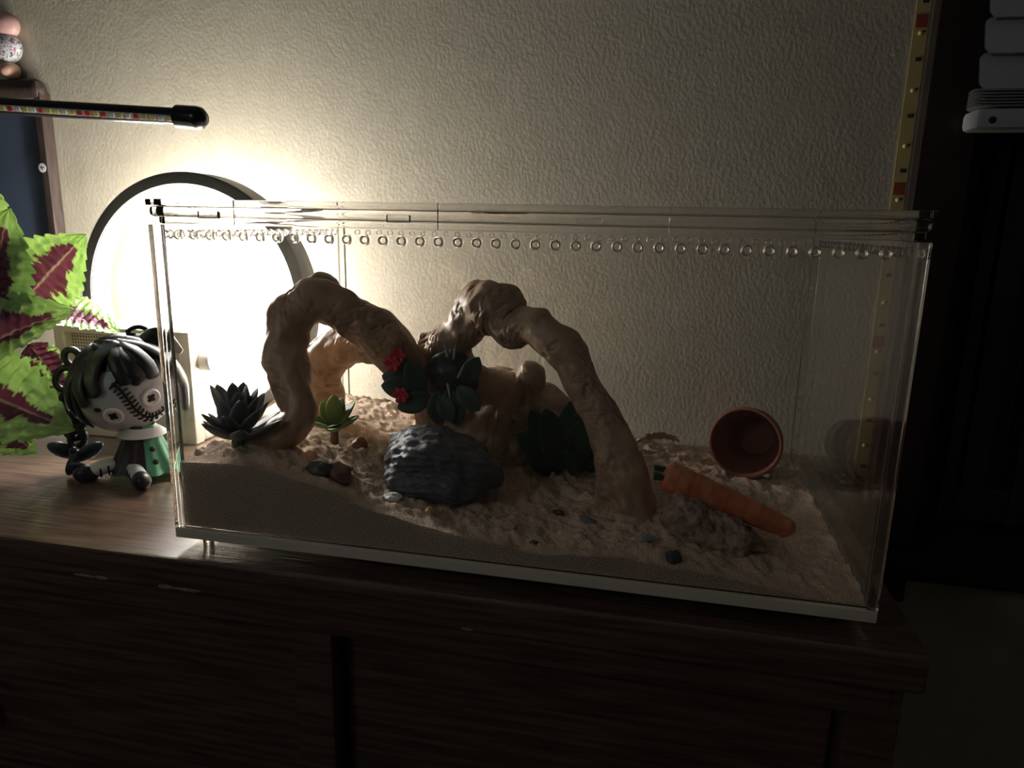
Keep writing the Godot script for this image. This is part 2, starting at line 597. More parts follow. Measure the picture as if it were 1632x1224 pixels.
# ---------------------------------------------------------------- lamp
func ring_lamp() -> void:
	var mid := Vector3(-0.154, 0.113, -0.253)
	var t := thing("ring_lamp", "glowing dark metal ring lamp standing behind the beige speaker", "lamp", Vector3(mid.x, DESK, mid.z))
	var lift := mid.y - DESK
	var prof := func(r0: float, r1: float, d0: float, d1: float) -> ArrayMesh:
		var b := Buf.new()
		var start := 0
		var cols := 128
		for p in [[r1, d0 + 0.001], [r1 - 0.001, d0], [r0 + 0.0005, d0], [r0, d0 + 0.0005], [r0, d1 - 0.0005], [r0 + 0.0005, d1], [r1 - 0.001, d1], [r1, d1 - 0.001], [r1, d0 + 0.001]]:
			for q in cols:
				var a := TAU * q / cols
				b.v.append(Vector3(cos(a) * p[0], sin(a) * p[0] + lift, p[1]))
		stitch(b, 0, 9, cols, true)
		# outwards at the outer rim
		var p0 := b.v[b.i[0]]
		var f := (b.v[b.i[2]] - p0).cross(b.v[b.i[1]] - p0)
		if f.dot(Vector3(1, 0, 0)) < 0.0:
			for k in range(0, b.i.size(), 3):
				var s := b.i[k + 1]
				b.i[k + 1] = b.i[k + 2]
				b.i[k + 2] = s
		return commit(b)
	part(t, "ring", prof.call(0.1095, 0.120, -0.013, 0.013), M.lamp_shell)
	part(t, "light_strip", prof.call(0.1082, 0.1094, -0.0115, 0.0115), M.lamp_light)
	part(t, "base", box_mesh(Vector3(0.12, 0.0095, 0.034), 0.003), M.lamp_shell, at(0, 0.0048, 0))
	var n := 16
	for k in n:
		var a := TAU * (k + 0.5) / n
		var dir := Vector3(cos(a), sin(a), 0)
		var l := AreaLight3D.new()
		l.name = "strip_light_%03d" % k
		l.area_size = Vector2(0.04, 0.021)
		l.area_range = 6.0
		l.light_energy = LAMP
		l.light_color = Color(1.0, 0.985, 0.96)
		l.shadow_enabled = true
		l.position = Vector3(0, lift, 0) + dir * 0.1076
		var z := dir
		var x := Vector3(-sin(a), cos(a), 0)
		l.basis = Basis(x, z.cross(x), z)
		t.add_child(l)

# ---------------------------------------------------------------- tank
const TW := 0.400
const TD := 0.242
const TT := 0.0055
const TB := 0.0065
const LID0 := 0.1885
const LID1 := 0.2021

func tank() -> void:
	var t := thing("acrylic_tank", "clear acrylic reptile tank with a row of round air holes", "tank", Vector3(TW / 2, DESK, -TD / 2))
	var o := -t.position
	var xf: Callable = func(x: float, y: float, z: float) -> Transform3D: return at(x + o.x, y + o.y, z + o.z)
	var g := 0.0002
	part(t, "bottom_plate", box_mesh(Vector3(TW, TB, TD - 0.0035), 0.0003), M.acrylic_solid, xf.call(TW / 2, TB / 2, -TD / 2 - 0.00175))
	part(t, "bottom_edge", box_mesh(Vector3(TW, TB, 0.0031), 0.0006), M.acrylic_piped_glow, xf.call(TW / 2, TB / 2, -0.0016))  # clear edge coloured pale to show piped light
	var hh := LID0 - TB - 2 * g
	for x in [TT / 2, TW - TT / 2]:
		part(t, "corner_post", box_mesh(Vector3(TT, hh, 0.007), 0.0004), M.acrylic_solid, xf.call(x, TB + g + hh / 2, -0.0035))
		part(t, "corner_post", box_mesh(Vector3(TT, hh, TT), 0.0004), M.acrylic_solid, xf.call(x, TB + g + hh / 2, -TD + TT / 2))
	for e in [["front_pane", -0.0017], ["back_pane", -TD + 0.0017]]:
		part(t, e[0], box_mesh(Vector3(TW - 2 * TT - 2 * g, hh, 0.003), 0.0001), M.acrylic_sheet, xf.call(TW / 2, TB + g + hh / 2, e[1]))
	for x in [0.0017, TW - 0.0017]:
		part(t, "side_pane", box_mesh(Vector3(0.003, hh, TD - TT - 0.007 - 2 * g), 0.0001), M.acrylic_sheet, xf.call(x, TB + g + hh / 2, (-TD + TT - 0.007) / 2))
	# feet
	var foot := lathe_mesh([[0.0, 0.0], [0.0028, 0.0], [0.0032, 0.0004], [0.0032, 0.0074], [0.0, 0.0076]], 20)
	for x in [0.014, TW - 0.022]:
		for z in [-0.012, -TD + 0.012]:
			part(t, "foot", foot, M.acrylic_solid, xf.call(x, DESK, z))
	# air holes: turned sleeves set in the front, back and side panes
	var prof := []
	for k in 13:
		var a := TAU * k / 12.0
		prof.append([0.0021 + 0.0007 * cos(a), 0.0021 * sin(a)])
	var sleeve := lathe_mesh(prof, 20)
	for k in 39:
		var x := 0.0079 + 0.0101 * k
		if x > TW - TT - 0.004 or x < TT + 0.0025:
			continue
		part(t, "air_hole", sleeve, M.acrylic_solid, Transform3D(Basis(Vector3.RIGHT, PI / 2), xf.call(x, 0.1828, -0.0017).origin))
		part(t, "air_hole", sleeve, M.acrylic_solid, Transform3D(Basis(Vector3.RIGHT, PI / 2), xf.call(x, 0.1828, -TD + 0.0017).origin))
	for k in 22:
		for x in [0.0017, TW - 0.0017]:
			part(t, "air_hole", sleeve, M.acrylic_solid, Transform3D(Basis(Vector3.BACK, PI / 2), xf.call(x, 0.1828, -0.0145 - 0.0101 * k).origin))
	# lid
	var l := thing("tank_lid", "clear acrylic lid with locking tabs lying on the tank", "lid", Vector3(TW / 2, LID0, -TD / 2))
	o = -l.position
	xf = func(x: float, y: float, z: float) -> Transform3D: return at(x + o.x, y + o.y, z + o.z)
	part(l, "top_plate", box_mesh(Vector3(TW - 2 * TT - 0.0006, 0.003, TD - 0.0155), 0.0001), M.acrylic_sheet, xf.call(TW / 2, LID1 - 0.0017, -TD / 2))
	var rh := LID1 - LID0 - g
	for z in [-TT / 2, -TD + TT / 2]:
		var s := 1.0 if z > -0.1 else -1.0
		part(l, "flange", box_mesh(Vector3(TW, 0.0034, 0.0085), 0.0006), M.acrylic_solid, xf.call(TW / 2, LID1 - 0.0017, z - s * 0.0004))
		part(l, "rim", box_mesh(Vector3(TW - 0.001, 0.0060, TT), 0.0022), M.acrylic_solid, xf.call(TW / 2, LID1 - 0.0066, z - s * 0.0004))
		part(l, "lip", box_mesh(Vector3(TW - 0.012, 0.0036, 0.0040), 0.0008), M.acrylic_solid, xf.call(TW / 2, LID0 + g + 0.0018, z - s * 0.0024))
	for x in [TT / 2, TW - TT / 2]:
		part(l, "rim", box_mesh(Vector3(TT, rh, TD - 0.018), 0.0012), M.acrylic_solid, xf.call(x, LID0 + g + rh / 2, -TD / 2))
	for x in [0.040, 0.149, 0.247, 0.356]:
		part(l, "locking_tab", box_mesh(Vector3(0.0125, 0.004, 0.003), 0.0006), M.acrylic_solid, xf.call(x, LID0 + 0.0055, 0.0018))
		part(l, "hinge_block", box_mesh(Vector3(0.011, 0.006, 0.004), 0.0008), M.acrylic_solid, xf.call(x, LID0 + 0.003, -TD + TT + 0.003))
	for x in [0.055, 0.17, 0.285]:
		part(l, "lid_seam", box_mesh(Vector3(0.0006, rh, 0.0014), 0.0002), M.acrylic_solid, xf.call(x, LID0 + g + rh / 2, 0.0010))

# ---------------------------------------------------------------- sand
const SAND_FRONT := [[0.0, 0.047], [0.02, 0.0475], [0.052, 0.0485], [0.092, 0.042], [0.131, 0.029], [0.176, 0.021], [0.223, 0.015], [0.275, 0.018], [0.308, 0.0155], [0.371, 0.008], [0.4, 0.0075]]
const SAND_BACK := [[0.0, 0.036], [0.02, 0.035], [0.045, 0.033], [0.069, 0.028], [0.16, 0.021], [0.267, 0.016], [0.315, 0.012], [0.4, 0.008]]
var sand_noise: FastNoiseLite

func table(a: Array, x: float) -> float:
	for k in a.size() - 1:
		if x <= a[k + 1][0]:
			var f: float = clampf((x - a[k][0]) / (a[k + 1][0] - a[k][0]), 0.0, 1.0)
			return lerpf(a[k][1], a[k + 1][1], f * f * (3.0 - 2.0 * f) * 0.4 + f * 0.6)
	return a[-1][1]

func sand_h(x: float, z: float) -> float:
	if sand_noise == null:
		sand_noise = noise(60.0, 77, FastNoiseLite.TYPE_SIMPLEX_SMOOTH, 4)
	var f := smoothstep(0.0, 1.0, clampf(-z / 0.238, 0.0, 1.0))
	var h := lerpf(table(SAND_FRONT, x), table(SAND_BACK, x), f)
	h += 0.006 * exp(-(pow((x - 0.03) / 0.03, 2) + pow((z + 0.04) / 0.03, 2)))
	var open := clampf(-z / 0.02, 0.25, 1.0)
	h += open * 0.0036 * sand_noise.get_noise_2d(x, z) + open * 0.0018 * sand_noise.get_noise_2d(x * 3.0 + 3.0, z * 3.0)
	h += open * 0.004 * smoothstep(0.15, 0.22, x) * (1.0 - smoothstep(0.29, 0.33, x)) * sand_noise.get_noise_2d(x * 0.6 + 1.0, z * 0.9)
	return maxf(h, TB + 0.001)

func sand() -> void:
	var b := Buf.new()
	var nx := 260
	var nz := 150
	var x0 := 0.0036
	var x1 := TW - 0.0036
	var z0 := -0.0036
	var z1 := -TD + 0.0036
	for r in nz:
		for q in nx:
			var x := lerpf(x0, x1, float(q) / (nx - 1))
			var z := lerpf(z0, z1, float(r) / (nz - 1))
			b.v.append(Vector3(x, sand_h(x, z), z))
	stitch(b, 0, nz, nx, false)
	# sides down to the bottom plate
	var low := TB + 0.0004
	var rim: Array[int] = []
	for q in nx: rim.append(q)
	for r in range(1, nz): rim.append(r * nx + nx - 1)
	for q in range(nx - 2, -1, -1): rim.append((nz - 1) * nx + q)
	for r in range(nz - 2, 0, -1): rim.append(r * nx)
	var base := b.v.size()
	for k in rim:
		b.v.append(b.v[k])
		b.v.append(Vector3(b.v[k].x, low, b.v[k].z))
	for k in rim.size():
		var a := base + 2 * k
		var c := base + 2 * ((k + 1) % rim.size())
		b.i.append_array([a, c, a + 1, a + 1, c, c + 1])
	var mid := b.v.size()
	b.v.append_array([Vector3(x0, low, z0), Vector3(x1, low, z0), Vector3(x1, low, z1), Vector3(x0, low, z1)])
	b.i.append_array([mid, mid + 2, mid + 1, mid, mid + 3, mid + 2])
	orient(b, 0)
	var s := single("sand_bed", commit(b), M.sand, "coarse tan sand heaped on the floor of the tank", "sand")
	s.set_meta("kind", "stuff")

# ---------------------------------------------------------------- driftwood
const ARCH := [[0.020, 0.044, -0.036, 0.0085], [0.042, 0.052, -0.042, 0.0120], [0.060, 0.069, -0.049, 0.0112], [0.050, 0.087, -0.056, 0.0131], [0.045, 0.108, -0.062, 0.0144], [0.046, 0.128, -0.068, 0.0144], [0.056, 0.140, -0.076, 0.0150], [0.072, 0.136, -0.084, 0.0132], [0.087, 0.124, -0.093, 0.0160], [0.098, 0.111, -0.103, 0.0172], [0.112, 0.088, -0.117, 0.0136], [0.120, 0.069, -0.128, 0.0115], [0.122, 0.038, -0.135, 0.0142], [0.122, 0.012, -0.137, 0.0150]]
const LOOP := [[0.092, 0.106, -0.112, 0.0133], [0.061, 0.102, -0.125, 0.0139], [0.034, 0.086, -0.137, 0.0185], [0.027, 0.061, -0.142, 0.0170], [0.030, 0.018, -0.142, 0.0159]]
const ARM := [[0.112, 0.103, -0.138, 0.0098], [0.126, 0.104, -0.138, 0.0138], [0.143, 0.116, -0.136, 0.0150], [0.157, 0.132, -0.134, 0.0187], [0.173, 0.131, -0.130, 0.0190], [0.185, 0.122, -0.122, 0.0143], [0.199, 0.125, -0.114, 0.0127], [0.214, 0.117, -0.108, 0.0138], [0.226, 0.107, -0.104, 0.0130], [0.234, 0.096, -0.100, 0.0119], [0.243, 0.082, -0.096, 0.0114], [0.252, 0.068, -0.092, 0.0118], [0.259, 0.054, -0.088, 0.0138], [0.265, 0.037, -0.084, 0.0165], [0.271, 0.010, -0.080, 0.0190]]
const STUMP := [[0.161, 0.006, -0.170, 0.0420], [0.165, 0.033, -0.170, 0.0420], [0.167, 0.056, -0.168, 0.0370], [0.175, 0.072, -0.166, 0.0230]]
const STUMP_KNOB := [[0.177, 0.059, -0.165, 0.0242], [0.188, 0.076, -0.160, 0.0150], [0.193, 0.088, -0.158, 0.0100]]
const STUMP_ARM := [[0.169, 0.060, -0.160, 0.0288], [0.150, 0.072, -0.155, 0.0191], [0.138, 0.084, -0.150, 0.0142], [0.136, 0.100, -0.142, 0.0130]]
const STUMP_ROOT := [[0.166, 0.042, -0.150, 0.0285], [0.138, 0.042, -0.142, 0.0200], [0.122, 0.030, -0.138, 0.0150]]
const STUMP_SIDE := [[0.192, 0.055, -0.165, 0.0241], [0.207, 0.055, -0.165, 0.0175], [0.216, 0.020, -0.160, 0.0191]]

func driftwood() -> void:
	var n1 := noise(26.0, 61, FastNoiseLite.TYPE_SIMPLEX_SMOOTH, 2)
	var n2 := noise(80.0, 62, FastNoiseLite.TYPE_SIMPLEX_SMOOTH, 2)
	var n3 := noise(120.0, 63, FastNoiseLite.TYPE_SIMPLEX_SMOOTH, 2)
	var swell := func(p: Vector3, t: float, a: float) -> float:
		var ridge := sin(a * 2.0 + 7.0 * t + 4.0 * n1.get_noise_3dv(p)) * 0.05
		var w := n2.get_noise_3dv(p)
		var fold := maxf(0.0, 0.16 - absf(w)) * 0.6 * smoothstep(-0.1, 0.3, n1.get_noise_3dv(p * 1.3 + Vector3(2, 0, 0)))
		var fine := n3.get_noise_3dv(p * Vector3(1.0, 0.6, 1.0))
		return 1.0 + 0.20 * n1.get_noise_3dv(p) + 0.05 * w + ridge - fold - 0.10 * pow(maxf(0.0, 1.0 - 5.0 * absf(fine)), 2.0) * smoothstep(-0.1, 0.3, n1.get_noise_3dv(p + Vector3(5, 5, 5)))
	var b := Buf.new()
	tube(b, ARCH, 260, 72, swell, [0.7, 0.4])
	tube(b, LOOP, 120, 64, swell, [0.6, 0.4])
	tube(b, [[0.050, 0.136, -0.080, 0.010], [0.058, 0.148, -0.084, 0.010], [0.066, 0.147, -0.088, 0.009]], 24, 32, swell, [0.6, 0.6])
	single("driftwood_branch", commit(b), M.driftwood, "tan driftwood arch curling down beside the dark rosette succulent", "driftwood")
	b = Buf.new()
	tube(b, ARM, 280, 72, swell, [0.12, 0.4])
	single("driftwood_branch", commit(b), M.driftwood, "tan driftwood branch with a cut end, sloping down to the carrot", "driftwood")
	b = Buf.new()
	tube(b, STUMP, 100, 110, swell, [0.2, 0.35])
	tube(b, STUMP_KNOB, 30, 40, swell, [0.5, 0.3])
	tube(b, STUMP_ARM, 40, 40, swell, [0.5, 0.3])
	tube(b, STUMP_ROOT, 40, 40, swell, [0.5, 0.5])
	tube(b, STUMP_SIDE, 40, 40, swell, [0.5, 0.5])
	single("driftwood_stump", commit(b), M.driftwood, "thick driftwood stump standing behind the grey ridged rock", "driftwood")

# ---------------------------------------------------------------- stones
func stones() -> void:
	# grey ridged rock
	var n := noise(24.0, 71, FastNoiseLite.TYPE_SIMPLEX_SMOOTH, 3)
	var b := Buf.new()
	var half := Vector3(0.0345, 0.0225, 0.026)
	ball(b, func(d: Vector3) -> Vector3:
		var p := d
		# a blocky, wedge-like stone: high on the left, sloping to the right
		var m := pow(pow(absf(d.x), 3.4) + pow(absf(d.y), 3.4) + pow(absf(d.z), 3.4), -1.0 / 3.4)
		p = d * m * half
		p.y *= 1.0 - 0.62 * smoothstep(-0.1, 1.0, d.x) + 0.02 * smoothstep(0.0, 1.0, -d.x)
		p.x *= 1.0 - 0.16 * smoothstep(0.0, 1.0, d.y)
		p += d * half * (0.26 * n.get_noise_3dv(p) + 0.08 * n.get_noise_3dv(p * 2.7 + Vector3.ONE))
		var layer := (p - Vector3(-0.006, -0.045, 0.02)).length() + 0.0022 * n.get_noise_3dv(p * 2.2)
		var s := 1.0 - absf(sin(layer * 820.0))
		return p + d * (0.0016 * s * s * (0.6 + 0.8 * n.get_noise_3dv(p * 1.6 + Vector3(3, 1, 0))) + 0.0006 * sin(layer * 330.0 + 1.0)), 130, 180)
	single("ridged_rock", commit(b), M.slate, "dark grey ridged rock lying on the sand before the stump", "rock", Transform3D(Basis(Vector3.UP, 0.25) * Basis(Vector3.BACK, -0.10), Vector3(0.154, 0.0405, -0.062)))
	# brown rough rock under the carrot
	var n2 := noise(30.0, 72, FastNoiseLite.TYPE_SIMPLEX_SMOOTH, 4)
	b = Buf.new()
	ball(b, func(d: Vector3) -> Vector3:
		var p := d * Vector3(0.031, 0.0165, 0.018)
		p.y *= 1.0 - 0.35 * d.x
		return p + d * 0.010 * n2.get_noise_3dv(p + Vector3(0.1, 0, 0)) + d * 0.0024 * n2.get_noise_3dv(p * 5.0), 90, 130)
	single("rough_rock", commit(b), M.rough_rock, "rough brown rock propping up the carrot on the sand", "rock", Transform3D(Basis(Vector3.UP, -0.2) * Basis(Vector3.BACK, -0.22), Vector3(0.320, 0.0195, -0.053)))
	# pebbles: x, z, size, colour, label
	var list := [
		[0.132, -0.027, Vector3(0.0062, 0.0030, 0.0045), lin(0.62, 0.62, 0.62), "white flat pebble in the sand beside the grey ridged rock"],
		[0.158, -0.020, Vector3(0.0032, 0.0028, 0.0028), lin(0.62, 0.42, 0.16), "tiny amber pebble half buried in sand"],
		[0.247, -0.050, Vector3(0.0062, 0.0020, 0.0045), lin(0.20, 0.22, 0.24), "blue-grey flat pebble beside the foot of the sloping branch"],
		[0.283, -0.030, Vector3(0.0058, 0.0020, 0.0036), lin(0.30, 0.36, 0.36), "pale blue-green pebble next to the rough brown rock"],
		[0.205, -0.026, Vector3(0.0048, 0.0030, 0.0040), lin(0.42, 0.33, 0.26), "pinkish beige pebble lying in open sand"],
		[0.221, -0.017, Vector3(0.0028, 0.0016, 0.0020), lin(0.05, 0.06, 0.07), "tiny black pebble lying in open sand"],
		[0.299, -0.014, Vector3(0.0060, 0.0030, 0.0045), lin(0.05, 0.055, 0.065), "dark slate pebble in sand below the rough brown rock"],
		[0.074, -0.036, Vector3(0.0075, 0.0042, 0.0050), lin(0.55, 0.26, 0.14), "glossy orange pebble beside the foot of the driftwood arch"],
		[0.083, -0.031, Vector3(0.0062, 0.0036, 0.0050), lin(0.62, 0.60, 0.58), "white quartz pebble touching a glossy orange pebble"],
		[0.098, -0.026, Vector3(0.0120, 0.0062, 0.0075), lin(0.16, 0.085, 0.06), "reddish brown stone sunk in the sand slope"],
		[0.088, -0.021, Vector3(0.0080, 0.0052, 0.0060), lin(0.06, 0.08, 0.075), "dark green stone leaning on a reddish brown stone"],
		[0.083, -0.088, Vector3(0.0060, 0.0055, 0.0055), lin(0.42, 0.20, 0.10), "brown pebble beside the bright green succulent"],
		[0.229, -0.058, Vector3(0.0040, 0.0018, 0.0030), lin(0.09, 0.06, 0.045), "small brown pebble near the blue-grey pebble"],
	]
	for k in list.size():
		var e: Array = list[k]
		var nn := noise(0.9, 300 + k)
		var c := Buf.new()
		var sz: Vector3 = e[2]
		ball(c, func(d: Vector3) -> Vector3: return d * sz * (1.0 + 0.35 * nn.get_noise_3dv(d)), 16, 22)
		var m := mat("pebble_%d" % k, e[3], 0.4)
		single("pebble", commit(c), m, e[4], "pebble", Transform3D(Basis(Vector3.UP, k * 1.3), Vector3(e[0], sand_h(e[0], e[1]) + sz.y * 0.35, e[1])), "pebbles in the sand")

func carrot() -> void:
	var a := Vector3(0.2905, 0.0485, -0.060)
	var z := Vector3(0.3690, 0.0200, -0.060)
	var dir := (z - a)
	var t := thing("carrot", "orange carrot leaning on the rough brown rock", "carrot", a)
	var ln := dir.length()
	var n := noise(170.0, 81)
	var prof := []
	for k in 61:
		var f := k / 60.0
		var r := lerpf(0.0096, 0.0062, pow(f, 1.2))
		r *= pow(clampf(f / 0.05, 0.0, 1.0), 0.30) if f < 0.05 else 1.0
		r *= sqrt(clampf((1.0 - f) / 0.07, 0.0, 1.0)) if f > 0.93 else 1.0
		r += 0.00035 * n.get_noise_1d(f * 0.5) * (1.0 if f > 0.06 and f < 0.95 else 0.0)
		if f > 0.06 and f < 0.93:
			r -= 0.0010 * pow(clampf(1.0 - 6.0 * absf(n.get_noise_1d(f * 0.35 + 3.0)), 0.0, 1.0), 1.5)
		prof.append([r, f * ln])
	var b := Buf.new()
	lathe(b, prof, 48)
	part(t, "root", commit(b), M.carrot_skin, Transform3D(along(dir, Vector3.BACK), Vector3.ZERO))
	b = Buf.new()
	var d := dir.normalized()
	for k in 5:
		var s := Vector3(0.0, 0.0, 0.0) + Vector3(0, 0.003 * sin(k * 2.1), 0.004 * cos(k * 2.1))
		var e := s - d * 0.005 + Vector3(0.0005, -0.002 + 0.003 * sin(k * 3.3), 0.003 * cos(k * 1.7))
		tube(b, [[s.x + d.x * 0.003, s.y + d.y * 0.003, s.z, 0.0018], [e.x, e.y, e.z, 0.0012]], 6, 10)
	part(t, "stalk_stub", commit(b), M.dark_leaf)

func flower_pot() -> void:
	# a small clay pot lying on its side, mouth towards the front
	var axis := Vector3(-0.30, 0.10, 0.95).normalized()
	var b := Buf.new()
	lathe(b, [[0.0, 0.0], [0.0165, 0.0], [0.0175, 0.0008], [0.0215, 0.029], [0.0245, 0.030], [0.0250, 0.0310], [0.0268, 0.0435], [0.0266, 0.0445], [0.0250, 0.0448], [0.0243, 0.0442], [0.0228, 0.031], [0.0190, 0.029], [0.0150, 0.003], [0.0145, 0.0028], [0.0, 0.0028]], 72)
	var mouth := Vector3(0.3505, 0.0375, -0.176)
	single("clay_pot", commit(b), M.terracotta, "small terracotta flower pot lying on its side in the tank corner", "pot", Transform3D(along(axis, Vector3.UP), mouth - axis * 0.0445))

# ---------------------------------------------------------------- plants in the tank
func fleshy(length: float, width: float, thick: float, bend: float, tip: float, body: Color, edge: Color) -> ArrayMesh:
	# a leaf along +y whose upper face looks to +z
	var b := Buf.new()
	var rows := 18
	var cols := 16
	for r in rows:
		var t := float(r) / (rows - 1)
		var w := width * pow(sin(PI * clampf(pow(t, tip + 0.2) * 0.97 + 0.03, 0.0, 1.0)), 0.7) * 0.5 + 0.0002
		var th := thick * pow(sin(PI * clampf(t * 0.9 + 0.1, 0.0, 1.0)), 0.7) * 0.5 + 0.0001
		var c := Vector3(0, length * t, bend * length * t * t)
		for q in cols:
			var a := TAU * q / cols
			b.v.append(c + Vector3(cos(a) * w, 0, sin(a) * th + absf(cos(a)) * w * 0.18))
			var rim := pow(absf(cos(a)), 6.0)
			b.c.append(body.lerp(edge, maxf(rim, smoothstep(0.88, 1.0, t))))
	stitch(b, 0, rows, cols, true)
	orient(b, 0)
	return commit(b)

func succulents() -> void:
	var body := Color(0.070, 0.080, 0.083)
	var edge := Color(0.22, 0.235, 0.225)
	var base := Vector3(0.0275, sand_h(0.0275, -0.030) - 0.001, -0.030)
	var t := thing("rosette_succulent", "dark grey-green rosette succulent with pointed leaves on the sand", "succulent", base)
	var sizes := [[7, 74.0, 0.030, 0.0105, 0.20], [8, 52.0, 0.031, 0.0122, 0.14], [7, 30.0, 0.031, 0.0126, 0.06], [4, 11.0, 0.028, 0.0110, 0.0]]
	for s in sizes.size():
		var e: Array = sizes[s]
		var leaf := fleshy(e[2], e[3], 0.0042, e[4], 0.8, body, edge)
		for k in int(e[0]):
			var a: float = TAU * (k + 0.5 * s) / e[0] + rng.randf_range(-0.12, 0.12)
			var el: float = deg_to_rad(e[1] + rng.randf_range(-6, 6))
			var out := Vector3(cos(a), 0, sin(a))
			var dir := Vector3.UP * cos(el) + out * sin(el)
			var sc := rng.randf_range(0.88, 1.08)
			# near the left pane the leaves are shorter
			if out.x < -0.6 and e[1] > 40.0:
				sc *= 0.74
			part(t, "leaf", leaf, M.fleshy_leaf, Transform3D(along(dir, Vector3.UP * sin(el) - out * cos(el) + Vector3(0.001, 0, 0)) * sc, Vector3(0, 0.006 + 0.0015 * s, 0) + out * 0.002))
	var sb := Buf.new()
	tube(sb, [[0, -0.006, 0, 0.0035], [0, 0.004, 0, 0.0040], [0, 0.011, 0, 0.0030]], 10, 14)
	part(t, "stem", commit(sb), M.dark_leaf)
	# bright green one, lit by the lamp
	base = Vector3(0.0655, sand_h(0.0655, -0.086), -0.086)
	t = thing("green_succulent", "bright green small succulent on the sand under the driftwood arch", "succulent", base)
	var g := fleshy(0.021, 0.0112, 0.003, 0.10, 0.8, Color(0.13, 0.24, 0.06), Color(0.30, 0.42, 0.14))
	for e in [[90, 8, 1.15], [150, 38, 1.0], [30, 42, 1.1], [-10, 66, 1.1], [60, 24, 1.05], [200, 62, 0.9], [-60, 72, 0.9], [250, 70, 0.95], [300, 80, 1.0], [120, 60, 0.9]]:
		var a := deg_to_rad(e[0])
		var el := deg_to_rad(e[1])
		var out := Vector3(cos(a), 0, -sin(a))
		var dir := Vector3.UP * cos(el) + out * sin(el)
		part(t, "leaf", g, M.fleshy_leaf, Transform3D(along(dir, Vector3.UP * sin(el) - out * cos(el) + Vector3(0, 0, 0.3)) * float(e[2]), Vector3(0, 0.010, 0) + out * 0.001))
	var st := Buf.new()
	tube(st, [[0, -0.004, 0, 0.003], [0, 0.005, 0, 0.003], [0, 0.012, 0, 0.002]], 8, 12)
	part(t, "stem", commit(st), M.stem)

func oval(length: float, width: float, thick: float) -> ArrayMesh:
	var b := Buf.new()
	ball(b, func(d: Vector3) -> Vector3:
		var t := d.y * 0.5 + 0.5
		return Vector3(d.x * width * 0.5 * (0.75 + 0.5 * t), t * length, d.z * thick * 0.5 - 0.10 * length * t * t), 14, 18)
	return commit(b)

func hanging_plant() -> void:
	var t := thing("hanging_plant", "dark green jointed plant with red blossoms hung on the driftwood", "plant", Vector3(0.136, 0.066, -0.112))
	var o := -t.position
	# round dark leafy cup
	var cup := Buf.new()
	var n := noise(120.0, 91)
	ball(cup, func(d: Vector3) -> Vector3: return d * Vector3(0.0190, 0.0190, 0.013) * (1.0 + 0.10 * n.get_noise_3dv(d * 0.02)), 22, 30)
	part(t, "cup", commit(cup), M.cup_black, at(0.1445 + o.x, 0.088 + o.y, -0.106 + o.z))
	var pad := fleshy(0.022, 0.0135, 0.0024, -0.10, 0.8, Color(0.030, 0.060, 0.032), Color(0.05, 0.09, 0.05))
	for e in [[0.117, 0.086, -0.094, -0.3, 0.95, 0.1, 1.0], [0.118, 0.085, -0.092, -0.95, 0.3, 0.2, 0.85], [0.126, 0.082, -0.091, -0.9, 0.1, 0.3, 1.15], [0.129, 0.080, -0.090, -0.3, 0.9, 0.3, 1.1], [0.135, 0.078, -0.090, -0.9, -0.35, 0.3, 1.1], [0.140, 0.082, -0.089, 0.1, -0.95, 0.3, 1.0], [0.148, 0.084, -0.088, 0.35, -0.9, 0.2, 1.15], [0.154, 0.086, -0.090, 0.7, -0.6, 0.2, 1.0], [0.157, 0.088, -0.094, 0.5, 0.85, 0.1, 0.95], [0.143, 0.080, -0.086, 0.5, -0.75, 0.3, 0.9], [0.110, 0.096, -0.098, -0.1, 0.95, 0.1, 0.8]]:
		part(t, "leaf", pad, M.fleshy_leaf, Transform3D(along(Vector3(e[3], e[4], e[5]), Vector3(0.25, 0.2, 1)) * float(e[6]), Vector3(e[0], e[1], e[2]) + o))
	var sp := Buf.new()
	for e in [[0.125, 0.094, -0.091, 0.2, -1.0], [0.148, 0.088, -0.0865, 0.25, -1.0], [0.151, 0.105, -0.090, 0.2, 1.0], [0.146, 0.106, -0.091, -0.1, 1.0], [0.120, 0.090, -0.092, -1.0, -0.5], [0.155, 0.093, -0.087, 0.5, 1.0]]:
		var q := Vector3(e[0], e[1], e[2]) + o
		var d := Vector3(e[3], e[4], 0.2).normalized() * 0.010
		tube(sp, [[q.x, q.y, q.z, 0.0009], [q.x + d.x * 0.6, q.y + d.y * 0.6, q.z + d.z * 0.6, 0.0007], [q.x + d.x, q.y + d.y, q.z + d.z, 0.0002]], 8, 8)
	part(t, "tendril", commit(sp), M.pale_spine)
	var petal := oval(0.0062, 0.0040, 0.0012)
	for f in [[0.1165, 0.0790, -0.084], [0.1100, 0.1000, -0.086], [0.1130, 0.1050, -0.088]]:
		for k in 6:
			var a := TAU * k / 6.0
			var face := Vector3(-0.15, -0.1, 1).normalized()
			var dir := Vector3(cos(a), sin(a), 0.45)
			part(t, "petal", petal, M.red_petal, Transform3D(along(dir, face), Vector3(f[0], f[1], f[2]) + o))

